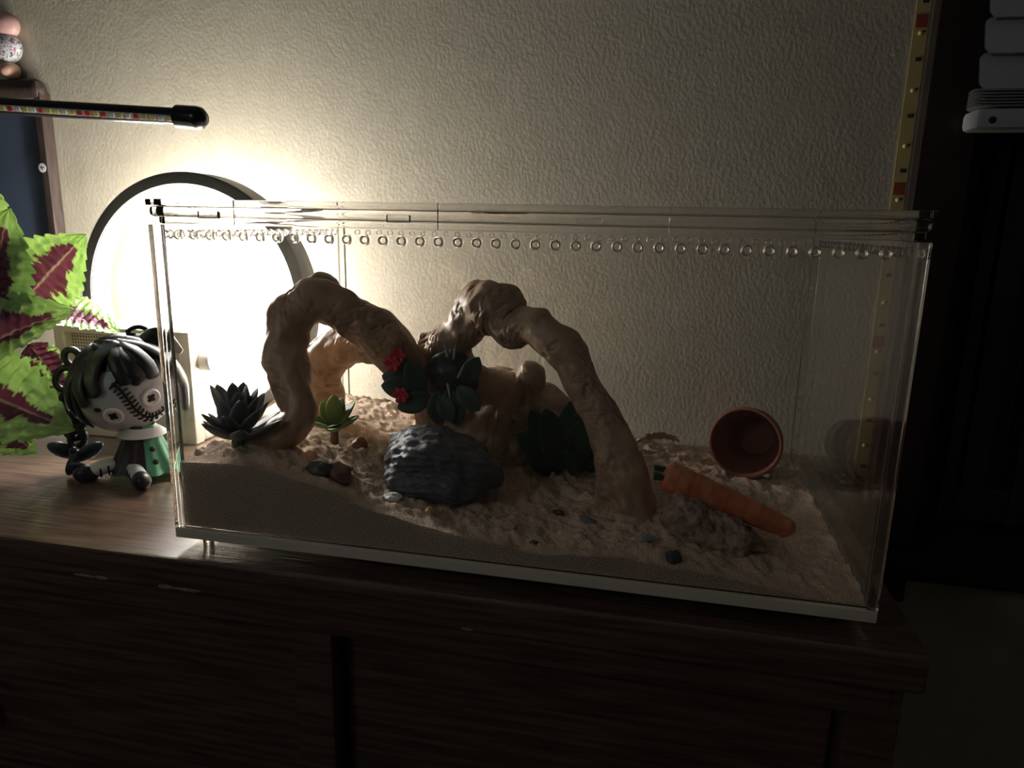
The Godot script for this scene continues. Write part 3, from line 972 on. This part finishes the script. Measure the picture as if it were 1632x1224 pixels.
func corner_plant() -> void:
	var base := Vector3(0.222, sand_h(0.222, -0.138), -0.138)
	var t := thing("leafy_plant", "dark green broad-leaved plant growing in shade behind the sloping branch", "plant", base)
	var leaf := fleshy(0.044, 0.020, 0.0016, 0.10, 0.75, Color(0.014, 0.045, 0.018), Color(0.02, 0.06, 0.025))
	for k in 15:
		var a := k * 2.399
		var el := 0.25 + 0.075 * k
		var out := Vector3(cos(a), 0, sin(a) * 0.8)
		var dir := (Vector3.UP * cos(el) + out * sin(el)).normalized()
		part(t, "leaf", leaf, M.fleshy_leaf, Transform3D(along(dir, Vector3(0.1, 0.5, 1)) * (1.15 - 0.02 * k), out * 0.004 + Vector3(0, 0.002, 0)))

func dry_leaf() -> void:
	var b := Buf.new()
	var n := noise(90.0, 95)
	var rows := 30
	var cols := 9
	for side in [1.0, -1.0]:
		for r in rows:
			var t := float(r) / (rows - 1)
			var w := 0.0046 * pow(sin(PI * clampf(t * 0.96 + 0.03, 0.0, 1.0)), 0.7)
			for q in cols:
				var u := -1.0 + 2.0 * q / (cols - 1)
				b.v.append(Vector3(0.036 * t, 0.007 * sin(t * 2.6) + u * w * 0.8 + 0.002 * n.get_noise_2d(t * 0.1, u * 0.01) + side * 0.0004, u * w + 0.003 * (1.0 - u * u)))
	stitch(b, 0, rows, cols, false)
	stitch(b, rows * cols, rows, cols, false)
	single("dry_leaf", commit(b), M.driftwood, "curled dry brown leaf on the sand beyond the carrot", "leaf", Transform3D(Basis(Vector3.UP, 0.1), Vector3(0.268, sand_h(0.285, -0.205) + 0.006, -0.205)))

# ---------------------------------------------------------------- coleus
func coleus_leaf(base: Vector3, tip: Vector3, width: float, face: Vector3, droop: float, purple: float, seed_no: int, teeth := 11) -> ArrayMesh:
	var b := Buf.new()
	var rows := 89
	var cols := 41
	var axis := tip - base
	var ln := axis.length()
	var y := axis / ln
	var x := y.cross(face).normalized()
	var z := x.cross(y)
	var n := noise(1.0, seed_no, FastNoiseLite.TYPE_SIMPLEX, 3)
	for r in rows:
		var t := float(r) / (rows - 1)
		var prof := pow(sin(PI * pow(t, 0.72)), 0.85) if t < 0.999 else 0.0
		var tooth := fposmod(t * teeth, 1.0)
		var saw := 0.085 * (sin(PI * pow(tooth, 0.75)) - 0.5) * smoothstep(0.02, 0.15, t) * (1.0 - smoothstep(0.95, 1.0, t))
		for q in cols:
			var u := -1.0 + 2.0 * q / (cols - 1)
			var w := width * 0.5 * (prof * (1.0 + saw * 1.6 * pow(absf(u), 3.0)) + 0.004)
			# quilting between side veins that slant to the tip
			var ph := fposmod(t * teeth - absf(u) * 1.2, 1.0)
			var quilt := sin(PI * ph) * (1.0 - absf(2.0 * absf(u) - 1.0) * 0.6)
			var lift := 0.0034 * quilt * prof + 0.16 * width * absf(u) * prof - droop * ln * t * t + 0.0015 * n.get_noise_2d(t * 6.0, u * 2.0)
			b.v.append(base + y * ln * t + x * u * w + z * lift)
			var edge := purple * (1.0 - 0.75 * t) * (1.05 + 0.55 * n.get_noise_2d(t * 5.0 + 5.0, signf(u) * 3.0) + 0.22 * n.get_noise_2d(t * 30.0, signf(u) * 7.0))
			var c := Color(0.25, 0.42, 0.14).lerp(Color(0.41, 0.57, 0.24), clampf(0.5 + 0.7 * n.get_noise_2d(t * 4.0, u * 3.0), 0, 1))
			if absf(u) < edge and t < 0.82:
				c = Color(0.11, 0.026, 0.062)
			if absf(u) < 0.022:
				c = c.lerp(Color(0.45, 0.36, 0.32), 0.55)
			elif ph < 0.06 and absf(u) < 0.9 and absf(u) > edge:
				c = c.lerp(Color(0.45, 0.62, 0.25), 0.25)
			b.c.append(c)
	stitch(b, 0, rows, cols, false)
	return commit(b)

func coleus() -> void:
	var pot := Vector3(-0.285, DESK, -0.075)
	var t := thing("coleus_plant", "coleus with toothed lime green leaves and purple centres beside the doll", "plant", pot)
	var o := -pot
	# base, tip, width, face, droop, purple
	var L := [
		[Vector3(-0.196, 0.118, -0.066), Vector3(-0.170, 0.196, -0.072), 0.060, Vector3(0.30, 0.10, 0.95), 0.05, 0.55],
		[Vector3(-0.192, 0.130, -0.100), Vector3(-0.138, 0.178, -0.104), 0.050, Vector3(0.25, -0.15, 0.95), 0.03, 0.75],
		[Vector3(-0.202, 0.092, -0.050), Vector3(-0.122, 0.132, -0.062), 0.052, Vector3(-0.1, 0.55, 0.8), 0.10, 0.62],
		[Vector3(-0.205, 0.114, -0.128), Vector3(-0.156, 0.104, -0.152), 0.040, Vector3(0.1, 0.92, 0.36), 0.16, 0.75],
		[Vector3(-0.248, 0.083, -0.150), Vector3(-0.210, 0.034, -0.150), 0.032, Vector3(0.25, 0.35, 0.9), 0.05, 1.0],
		[Vector3(-0.222, 0.074, -0.100), Vector3(-0.172, 0.046, -0.100), 0.032, Vector3(0.1, 0.6, 0.8), 0.05, 1.1],
		[Vector3(-0.204, 0.078, -0.040), Vector3(-0.118, 0.046, -0.050), 0.058, Vector3(0.05, 0.55, 0.83), 0.08, 0.5],
		[Vector3(-0.222, 0.040, -0.080), Vector3(-0.182, 0.012, -0.080), 0.032, Vector3(-0.1, 0.5, 0.86), 0.05, 0.95],
		[Vector3(-0.215, 0.150, -0.090), Vector3(-0.215, 0.215, -0.100), 0.046, Vector3(0.30, 0.2, 0.95), 0.10, 0.7],
		[Vector3(-0.268, 0.150, -0.070), Vector3(-0.262, 0.222, -0.080), 0.050, Vector3(0.10, 0.2, 0.95), 0.10, 0.7],
		[Vector3(-0.300, 0.160, -0.070), Vector3(-0.350, 0.200, -0.060), 0.050, Vector3(-0.1, 0.4, 0.9), 0.08, 0.7],
		[Vector3(-0.315, 0.120, -0.060), Vector3(-0.375, 0.128, -0.040), 0.054, Vector3(0.0, 0.7, 0.7), 0.10, 0.6],
		[Vector3(-0.310, 0.085, -0.080), Vector3(-0.370, 0.060, -0.085), 0.050, Vector3(0.0, 0.7, 0.7), 0.08, 0.7],
		[Vector3(-0.290, 0.090, -0.045), Vector3(-0.300, 0.062, 0.005), 0.048, Vector3(0.0, 0.8, 0.6), 0.08, 0.65],
		[Vector3(-0.290, 0.130, -0.045), Vector3(-0.270, 0.128, 0.012), 0.048, Vector3(0.0, 0.9, 0.5), 0.10, 0.6],
	]
	for k in L.size():
		var e: Array = L[k]
		part(t, "leaf", coleus_leaf(e[0] + o, e[1] + o, e[2] * 1.14, e[3], e[4], e[5], 400 + k), M.leaf)
		var s := Buf.new()
		var q: Vector3 = e[0] + o
		var m := Vector3(0.012 * sin(k * 1.7), q.y * 0.86, 0.010 * cos(k * 2.3))
		tube(s, [[m.x, m.y, m.z, 0.0018], [lerpf(m.x, q.x, 0.6), lerpf(m.y, q.y, 0.7) + 0.004, lerpf(m.z, q.z, 0.6), 0.0014], [q.x, q.y, q.z, 0.0009]], 12, 10)
		part(t, "leaf_stalk", commit(s), M.stem)
	var st := Buf.new()
	tube(st, [[0, 0.05, 0, 0.004], [0.003, 0.10, 0, 0.0035], [0.0, 0.16, -0.003, 0.0028], [0.002, 0.205, -0.006, 0.0015]], 20, 12)
	part(t, "stem", commit(st), M.stem)
	part(t, "pot", lathe_mesh([[0.0, 0.0], [0.026, 0.0], [0.030, 0.002], [0.037, 0.055], [0.037, 0.060], [0.034, 0.060], [0.032, 0.052], [0.026, 0.004], [0.0, 0.004]], 40), M.plant_pot)
	part(t, "soil", lathe_mesh([[0.0, 0.044], [0.030, 0.044], [0.0315, 0.0495], [0.015, 0.053], [0.0, 0.054]], 30), M.soil)

# ---------------------------------------------------------------- speaker
func speaker() -> void:
	var t := thing("speaker", "beige box speaker with a perforated front standing behind the doll", "speaker", Vector3(-0.188, DESK, -0.208))
	part(t, "shell", box_mesh(Vector3(0.140, 0.103, 0.034), 0.004), M.speaker_shell, at(0, 0.0515, -0.006))
	var f := Buf.new()
	rbox(f, at(-0.064, 0.0515, 0.0165), Vector3(0.012, 0.103, 0.013), 0.002)
	rbox(f, at(0.064, 0.0515, 0.0165), Vector3(0.012, 0.103, 0.013), 0.002)
	rbox(f, at(0, 0.0995, 0.0165), Vector3(0.118, 0.007, 0.013), 0.002)
	rbox(f, at(0, 0.018, 0.0165), Vector3(0.118, 0.036, 0.013), 0.002)
	part(t, "front_frame", commit(f), M.speaker_shell)
	part(t, "grille", box_mesh(Vector3(0.118, 0.062, 0.003), 0.0005), M.speaker_grille, at(0, 0.066, 0.0128))
	part(t, "knob", lathe_mesh([[0.0, 0.0], [0.0095, 0.0], [0.0100, 0.001], [0.0095, 0.009], [0.0080, 0.0105], [0.0, 0.011]], 32), M.speaker_knob, Transform3D(Basis(Vector3.BACK, -PI / 2), Vector3(0.070, 0.075, 0.004)))

# ---------------------------------------------------------------- doll
func doll() -> void:
	var base := Vector3(-0.118, DESK, -0.112)
	var t := thing("doll", "stitched doll figurine with black hair, button eyes and green coat", "doll", base)
	var hc := Vector3(-0.124, 0.060, -0.116) - base
	var F := Vector3(0.60, 0.10, 0.79).normalized()
	var Rt := Vector3.UP.cross(F).normalized()
	var U := F.cross(Rt)
	var B := Basis(Rt, U, F)
	var rad := Vector3(0.037, 0.033, 0.032)
	# tilt of the face to its right shoulder
	var roll := B * Basis(Vector3.BACK, deg_to_rad(32.0))
	var head := Buf.new()
	ellipsoid(head, scaled(hc, rad, roll), 30, 40)
	var h := part(t, "head", commit(head), M.doll_skin)
	# a point on the face from offsets to the right and up, in shares of the radius
	var onface := func(x: float, y: float, out := 1.0) -> Vector3:
		var l := roll.inverse() * (B * Vector3(x * 0.037, y * 0.034, 0.0))
		var zz := sqrt(maxf(0.02, 1.0 - pow(l.x / rad.x, 2) - pow(l.y / rad.y, 2)))
		return hc + roll * Vector3(l.x, l.y, zz * rad.z) * out
	var normal := func(x: float, y: float) -> Vector3:
		var p: Vector3 = roll.inverse() * (onface.call(x, y) - hc)
		return (roll * (p / (rad * rad))).normalized()
	# button eyes
	for e in [[0.44, -0.16], [-0.26, -0.50]]:
		var p: Vector3 = onface.call(e[0], e[1])
		var nn: Vector3 = normal.call(e[0], e[1])
		var xf := Transform3D(along(nn, U), p - nn * 0.0004)
		var bt := Buf.new()
		lathe(bt, [[0.0, 0.0], [0.0070, 0.0], [0.0074, 0.0008], [0.0066, 0.0020], [0.0052, 0.0021], [0.0046, 0.0013], [0.0, 0.0012]], 28)
		part(h, "button_eye", commit(bt), M.doll_white, xf)
		var th := Buf.new()
		for a in [0.6, 0.6 + PI / 2]:
			for s: float in [-1.0, 1.0]:
				ellipsoid(th, scaled(Vector3(cos(a) * 0.0020 * s, 0.0016, sin(a) * 0.0020 * s), Vector3(0.0015, 0.0007, 0.0015)), 8, 10)
			tube(th, [[cos(a) * 0.0026, 0.0018, sin(a) * 0.0026, 0.0005], [-cos(a) * 0.0026, 0.0018, -sin(a) * 0.0026, 0.0005]], 4, 8)
		part(h, "thread", commit(th), M.ink, xf)
	for e in [[0.20, 0.19], [-0.54, -0.36]]:
		var p: Vector3 = onface.call(e[0], e[1])
		var nn: Vector3 = normal.call(e[0], e[1])
		var br := Buf.new()
		ellipsoid(br, scaled(p, Vector3(0.0030, 0.0007, 0.0019), along(nn, U)), 8, 14)
		part(h, "eyebrow", commit(br), M.ink)
	# stitched seam from the brow down to the cheek, then across the mouth
	var seam := [[-0.22, 0.22], [-0.08, 0.06], [0.02, -0.12], [0.10, -0.30], [0.20, -0.48], [0.34, -0.62], [0.52, -0.60], [0.68, -0.46], [0.80, -0.30]]
	var sm := Buf.new()
	var pts := []
	for e in seam:
		var p: Vector3 = onface.call(e[0], e[1], 1.005)
		pts.append([p.x, p.y, p.z, 0.0009])
	tube(sm, pts, 40, 8)
	part(h, "seam", commit(sm), M.ink)
	for k in 17:
		var f := (k + 0.5) / 17.0
		var q := spline(pts, f)
		var q2 := spline(pts, minf(f + 0.02, 1.0))
		var c := Vector3(q.x, q.y, q.z)
		var d := (Vector3(q2.x, q2.y, q2.z) - c).normalized()
		var nn := (c - hc).normalized()
		var sd := d.cross(nn).normalized()
		var st := Buf.new()
		var s1 := c + sd * 0.0042 - nn * 0.0006
		var s2 := c - sd * 0.0042 - nn * 0.0006
		var m := c + nn * 0.0013
		tube(st, [[s1.x, s1.y, s1.z, 0.0007], [m.x + sd.x * 0.0025, m.y + sd.y * 0.0025, m.z + sd.z * 0.0025, 0.0008], [m.x - sd.x * 0.0025, m.y - sd.y * 0.0025, m.z - sd.z * 0.0025, 0.0008], [s2.x, s2.y, s2.z, 0.0007]], 10, 8)
		part(h, "stitch", commit(st), M.ink)
	# hair: a cap behind and locks over the brow
	var cap := Buf.new()
	var hn := noise(1.0, 501)
	ball(cap, func(d: Vector3) -> Vector3:
		var p := d * rad * 1.09
		var s := 1.0 + 0.025 * sin(14.0 * atan2(d.x, d.z + 0.001))
		return hc + roll * (p * s) + roll * Vector3(0.0005, 0.0065, -0.0065), 30, 44)
	var hair := part(t, "hair", commit(cap), M.doll_hair)
	var lock := func(path: Array, r0: float, r1: float, squash := 0.42) -> void:
		var q := []
		for k in path.size():
			var e: Array = path[k]
			var f := float(k) / (path.size() - 1)
			var p: Vector3 = onface.call(e[0], e[1], e[2])
			q.append([p.x, p.y, p.z, lerpf(r0, r1, f)])
		var lb := Buf.new()
		var p0: Vector3 = onface.call(path[0][0], path[0][1], 1.0) - hc
		tube(lb, q, 22, 14, func(p: Vector3, tt: float, a: float) -> float: return 1.0 + 0.10 * cos(a * 5.0), [0.6, 0.6], null, squash, p0.normalized())
		part(hair, "lock", commit(lb), M.doll_hair)
	# fringe swept to the right
	lock.call([[-0.10, 0.98, 1.10], [0.02, 0.70, 1.12], [0.14, 0.46, 1.12], [0.26, 0.30, 1.08]], 0.006, 0.0062)
	lock.call([[-0.02, 0.98, 1.10], [0.18, 0.80, 1.12], [0.38, 0.56, 1.12], [0.48, 0.34, 1.07]], 0.006, 0.0058)
	lock.call([[-0.16, 0.95, 1.10], [-0.10, 0.70, 1.12], [-0.04, 0.48, 1.12], [0.04, 0.26, 1.08]], 0.007, 0.0058)
	lock.call([[-0.05, 1.0, 1.08], [0.40, 0.86, 1.10], [0.70, 0.60, 1.10], [0.92, 0.22, 1.06]], 0.008, 0.0065)
	lock.call([[0.05, 1.0, 1.05], [0.55, 0.80, 1.08], [0.86, 0.46, 1.08], [1.04, -0.05, 1.05]], 0.008, 0.007)
	lock.call([[0.3, 0.95, 1.0], [0.80, 0.6, 1.02], [1.05, 0.1, 1.02], [1.08, -0.5, 1.0]], 0.010, 0.007)
	# left side
	lock.call([[-0.22, 0.92, 1.10], [-0.45, 0.62, 1.12], [-0.55, 0.30, 1.12], [-0.50, 0.02, 1.08]], 0.009, 0.0055)
	lock.call([[-0.30, 0.90, 1.08], [-0.64, 0.55, 1.10], [-0.76, 0.18, 1.12], [-0.72, -0.20, 1.08]], 0.010, 0.0055)
	lock.call([[-0.35, 0.85, 1.05], [-0.80, 0.40, 1.06], [-0.94, -0.05, 1.06], [-0.84, -0.52, 1.06], [-0.66, -0.74, 1.05]], 0.010, 0.0022)
	lock.call([[-0.5, 0.8, 1.0], [-0.98, 0.30, 1.02], [-1.06, -0.15, 1.02], [-1.0, -0.45, 1.0]], 0.010, 0.005)
	# tufts and a loop on the crown
	var tuft := Buf.new()
	for e in [[0.30, 0.98, 0.62, 1.18, 0.94, 1.06, 0.0075], [0.36, 0.92, 0.74, 1.04, 1.06, 0.80, 0.0080], [0.26, 0.96, 0.50, 1.05, 0.80, 0.95, 0.0065]]:
		var p := hc + B * Vector3(e[0] * 0.037, e[1] * 0.034, -0.002)
		var q := hc + B * Vector3(e[2] * 0.037, e[3] * 0.034, 0.002)
		var r := hc + B * Vector3(e[4] * 0.037, e[5] * 0.034, 0.0)
		tube(tuft, [[p.x, p.y, p.z, 0.005], [q.x, q.y, q.z, e[6]], [r.x, r.y, r.z, 0.003]], 20, 14, null, [0.6, 0.6], null, 0.55, F)
	part(hair, "tuft", commit(tuft), M.doll_hair)
	var lp := Buf.new()
	var loop := []
	for k in 13:
		var a := PI * (-0.05 + 1.1 * k / 12.0)
		var p := hc + B * Vector3((0.28 + 0.30 * cos(a)) * 0.037, (0.98 + 0.42 * sin(a)) * 0.034, -0.006)
		loop.append([p.x, p.y, p.z, 0.0020])
	tube(lp, loop, 40, 10)
	part(hair, "hair_loop", commit(lp), M.doll_hair)
	# braid of open links down the left
	var links := [[-0.168, 0.082, -0.112, 0.0075, 0.5], [-0.174, 0.066, -0.108, 0.0090, -0.3], [-0.166, 0.058, -0.110, 0.0075, 0.6], [-0.170, 0.046, -0.106, 0.0085, 0.2], [-0.163, 0.036, -0.106, 0.0080, -0.4], [-0.168, 0.026, -0.104, 0.0080, 0.4], [-0.164, 0.019, -0.103, 0.0070, -0.2]]
	for k in links.size():
		var e: Array = links[k]
		var lb := Buf.new()
		var ring := []
		for s in 17:
			var a := TAU * s / 16.0
			var p := Vector3(e[0], e[1], e[2]) - base + B * (Basis(Vector3.BACK, e[4]) * Vector3(cos(a) * e[3] * 0.72, sin(a) * e[3], sin(a + 1.0) * 0.0015))
			ring.append([p.x, p.y, p.z, 0.0027])
		tube(lb, ring, 50, 10, null, [0.1, 0.1])
		part(hair, "braid_link", commit(lb), M.doll_hair)
	var rb := Buf.new()
	for e in [[-0.174, 0.010, -0.098, -0.5, 0.012, 0.006, 0.004], [-0.152, 0.010, -0.100, 0.5, 0.012, 0.0055, 0.004], [-0.160, 0.002, -0.092, 1.1, 0.010, 0.0045, 0.003], [-0.150, -0.001, -0.090, -0.5, 0.011, 0.0045, 0.003], [-0.163, 0.010, -0.097, 0.0, 0.004, 0.004, 0.004]]:
		ellipsoid(rb, scaled(Vector3(e[0], e[1], e[2]) - base, Vector3(e[4], e[5], e[6]), B * Basis(Vector3.BACK, e[3])), 10, 16)
	part(hair, "ribbon_bow", commit(rb), M.doll_blue)
	# body in a green coat
	var bc := Vector3(-0.110, DESK + 0.006, -0.110) - base
	var coat := Buf.new()
	var start := coat.i.size()
	var cols := 60
	for r in 14:
		var f := r / 13.0
		for q in cols:
			var a := TAU * q / cols
			var rr := lerpf(0.0285, 0.0105, pow(f, 0.8)) * (1.0 + 0.07 * (1.0 - f) * sin(a * 11.0))
			coat.v.append(bc + Vector3(cos(a) * rr, 0.036 * f, sin(a) * rr * 0.82))
	stitch(coat, 0, 14, cols, true)
	orient(coat, start)
	var c := part(t, "coat", commit(coat), M.doll_green)
	# the dark apron half on the left
	var ap := Buf.new()
	for r in 14:
		var f := r / 13.0
		for q in 25:
			var a := lerpf(0.95, 2.35, q / 24.0)
			var rr := (lerpf(0.0285, 0.0105, pow(f, 0.8)) * (1.0 + 0.07 * (1.0 - f) * sin(a * 11.0))) + 0.0008
			ap.v.append(bc + Vector3(cos(a) * rr, 0.0362 * f, sin(a) * rr * 0.82))
	stitch(ap, 0, 14, 25, false)
	part(c, "apron", commit(ap), M.doll_dark)
	var bm := lathe_mesh([[0.0, 0.0], [0.0020, 0.0], [0.0022, 0.0006], [0.0016, 0.0014], [0.0, 0.0014]], 16)
	for k in 3:
		var f := 0.78 - 0.26 * k
		var a := 0.62
		var rr := lerpf(0.0285, 0.0105, pow(f, 0.8)) + 0.0006
		part(c, "coat_button", bm, M.doll_dark, Transform3D(along(Vector3(cos(a), 0.35, sin(a)), Vector3.UP), bc + Vector3(cos(a) * rr, 0.036 * f, sin(a) * rr * 0.82)))
	var col := Buf.new()
	lathe(col, [[0.0175, 0.0], [0.0185, 0.0006], [0.0110, 0.0065], [0.0100, 0.0062]], 40, Transform3D(Basis(), bc + Vector3(0, 0.0275, 0)))
	part(c, "collar", commit(col), M.doll_white)
	# legs, socks and shoes
	for e in [[Vector3(-0.112, 0.002, -0.098), Vector3(-0.094, -0.001, -0.084), Vector3(0.6, 0.5, 0.6)], [Vector3(-0.124, 0.002, -0.100), Vector3(-0.138, -0.0015, -0.088), Vector3(-0.75, 0.35, 0.55)]]:
		var a: Vector3 = e[0] - base
		var z: Vector3 = e[1] - base
		var lg := Buf.new()
		tube(lg, [[a.x, a.y, a.z, 0.0052], [lerpf(a.x, z.x, 0.5), a.y, lerpf(a.z, z.z, 0.5), 0.0055], [z.x, z.y + 0.0015, z.z, 0.0056]], 12, 16)
		var leg := part(t, "leg", commit(lg), M.doll_white)
		var st := Buf.new()
		var d := (z - a).normalized()
		for k in 2:
			var p := a.lerp(z, 0.45 + 0.3 * k) + Vector3(0, 0.0004, 0)
			tube(st, [[p.x - d.x * 0.0006, p.y, p.z - d.z * 0.0006, 0.0060], [p.x + d.x * 0.0006, p.y, p.z + d.z * 0.0006, 0.0060]], 3, 18, null, [0.05, 0.05])
		part(leg, "sock_stripe", commit(st), M.ink)
		var sh := Buf.new()
		ellipsoid(sh, scaled(z + d * 0.005 + Vector3(0, 0.0005, 0), Vector3(0.0066, 0.0070, 0.0095), along(Vector3.UP, d)), 14, 20)
		part(leg, "shoe", commit(sh), M.doll_hair)

# ---------------------------------------------------------------- things at the left edge
func wall_cabinet() -> void:
	# shallow wooden box on the wall with a dark blue panel in its front
	var t := thing("wall_cabinet", "shallow wooden wall cabinet with a dark blue front panel", "cabinet", Vector3(-0.482, 0.109, WALL_Z))
	part(t, "body", box_mesh(Vector3(0.236, 0.200, 0.008), 0.001), M.frame_wood, at(0, 0.1, 0.0046))
	for x in [-0.1225, 0.1225]:
		part(t, "side_rail", box_mesh(Vector3(0.009, 0.206, 0.014), 0.001), M.frame_wood, at(x, 0.103, 0.0075))
	part(t, "panel", box_mesh(Vector3(0.235, 0.180, 0.002), 0.0005), M.blue_panel, at(0, 0.098, 0.0098))
	var top := Buf.new()
	rbox(top, at(0, 0.2085, 0.0095), Vector3(0.256, 0.022, 0.018), 0.0085)
	part(t, "top_rail", commit(top), M.frame_wood)
	var s := part(t, "sticker", lathe_mesh([[0.0, 0.0], [0.0046, 0.0], [0.0047, 0.0002], [0.0046, 0.0004], [0.0, 0.0004]], 28), M.sticker, Transform3D(Basis(Vector3.RIGHT, PI / 2), Vector3(0.1205, 0.131, 0.0147)))
	var txt := TextMesh.new()
	var font := SystemFont.new()
	font.font_names = PackedStringArray(["Droid Sans"])
	txt.font = font
	txt.text = "A"
	txt.font_size = 16
	txt.pixel_size = 0.00040
	txt.depth = 0.0002
	part(s, "letter", txt, M.ink, Transform3D(Basis(Vector3.RIGHT, -PI / 2) * Basis(Vector3.BACK, 0.9), Vector3(0, 0.0005, 0)))
	# painted figurine on top
	var f := thing("figurine", "small pink and white painted figurine on the wall cabinet", "figurine", Vector3(-0.391, 0.3285, -0.3045))
	var foot := Buf.new()
	ball(foot, func(d: Vector3) -> Vector3: return Vector3(d.x * 0.0105, 0.0082 + d.y * 0.0082, d.z * 0.0085), 16, 22)
	part(f, "foot", commit(foot), M.peach)
	var body := Buf.new()
	var pn := noise(2.2, 601, FastNoiseLite.TYPE_CELLULAR, 1)
	ball(body, func(d: Vector3) -> Vector3: return Vector3(d.x * 0.0160, 0.0300 + d.y * 0.0150, d.z * 0.0100), 60, 80, func(d: Vector3, p: Vector3) -> Color:
		var v := pn.get_noise_3dv(d * 1.3)
		var w := noise_small.get_noise_3dv(d)
		if w > 0.32:
			return Color(0.08, 0.07, 0.08)
		return Color(0.40, 0.16, 0.22) if w < -0.36 else Color(0.66, 0.68, 0.70))
	part(f, "body", commit(body), M.painted)
	var hat := Buf.new()
	ball(hat, func(d: Vector3) -> Vector3: return Vector3(d.x * 0.0165, 0.051 + d.y * 0.0130, d.z * 0.0100), 20, 28)
	part(f, "head", commit(hat), M.pink)

var noise_small := noise(3.0, 611, FastNoiseLite.TYPE_SIMPLEX, 2)

func grow_light() -> void:
	# an unlit plant light: a bar on a bent neck that is clipped to the desk's left end
	var a := Vector3(-0.300, 0.2800, -0.150)
	var z := Vector3(-0.084, 0.2668, -0.150)
	var t := thing("grow_light", "unlit black plant light bar with coloured diodes above the ring lamp", "lamp", Vector3(-0.45, DESK, -0.12))
	var o := -t.position
	var d := (z - a).normalized()
	var bs := along(d, Vector3(0, -0.45, 1))
	var ln := (z - a).length()
	var tr := Transform3D(bs, a + o)
	var b := Buf.new()
	tube(b, [[0, 0, 0, 0.0064], [0, ln * 0.5, 0, 0.0064], [0, ln, 0, 0.0064]], 10, 28, null, [0.2, 0.2])
	var bar := part(t, "bar", commit(b), M.black_plastic, tr)
	part(bar, "strip", box_mesh(Vector3(0.0046, ln - 0.006, 0.001), 0.0002), M.bar_strip, at(-0.0006, ln * 0.5, 0.0063))
	var diode := box_mesh(Vector3(0.0034, 0.0046, 0.0010), 0.0003)
	var seq := ["led_white", "led_red", "led_yellow", "led_yellow", "led_white", "led_yellow", "led_red", "led_red", "led_yellow", "led_red", "led_white", "led_yellow"]
	for k in 30:
		part(bar, "diode", diode, M[seq[k % 12]], at(-0.0006, 0.006 + k * 0.0071, 0.0069))
	var cap := lathe_mesh([[0.0, -0.002], [0.0080, -0.002], [0.0086, -0.0012], [0.0086, 0.014], [0.0078, 0.0185], [0.0050, 0.0215], [0.0, 0.0225]], 36)
	part(t, "end_cap", cap, M.black_plastic, Transform3D(bs, z + o))
	part(t, "end_cap", cap, M.black_plastic, Transform3D(along(-d, Vector3.UP), a + o))
	var nk := Buf.new()
	tube(nk, [[a.x + o.x - 0.018, a.y + o.y, a.z + o.z, 0.004], [-0.02, a.y + o.y + 0.012, -0.03, 0.004], [-0.045, 0.20, -0.015, 0.004], [-0.02, 0.09, 0.0, 0.004], [0, 0.02, 0, 0.004]], 60, 14)
	part(t, "neck", commit(nk), M.black_plastic)
	part(t, "foot", lathe_mesh([[0.0, 0.0], [0.03, 0.0], [0.032, 0.003], [0.030, 0.012], [0.008, 0.018], [0.005, 0.03], [0.0, 0.03]], 36), M.black_plastic)

func led_strip() -> void:
	# a yellowed LED tape stuck to the wall along the window casing, switched off
	var t := thing("led_tape", "yellowed unlit LED tape stuck to the wall beside the dark casing", "led strip", Vector3(0.4705, 0.0, WALL_Z))
	part(t, "tape", box_mesh(Vector3(0.0110, 0.86, 0.0008), 0.0002), M.tape_yellow, at(0, 0.26, 0.0008))
	var pad := box_mesh(Vector3(0.0085, 0.010, 0.0004), 0.0001)
	var chip := box_mesh(Vector3(0.0046, 0.0030, 0.0010), 0.0003)
	var dot := lathe_mesh([[0.0, 0.0], [0.0018, 0.0], [0.0018, 0.0008], [0.0012, 0.0014], [0.0, 0.0015]], 14)
	for k in 5:
		var y := -0.0 + 0.129 * k - 0.03
		part(t, "copper_pad", pad, M.tape_red, at(0, y, 0.0013))
		for q in 3:
			part(t, "resistor", chip, M.tape_black, at(0.0010, y + 0.0145 + 0.043 * q, 0.0014))
			part(t, "diode", dot, M.led_yellow, Transform3D(Basis(Vector3.RIGHT, PI / 2), Vector3(0.0, y + 0.034 + 0.043 * q, 0.0012)))
			part(t, "diode_leg", box_mesh(Vector3(0.0020, 0.0012, 0.0006), 0.0001), M.tape_black, at(0.0026, y + 0.035 + 0.043 * q, 0.0013))
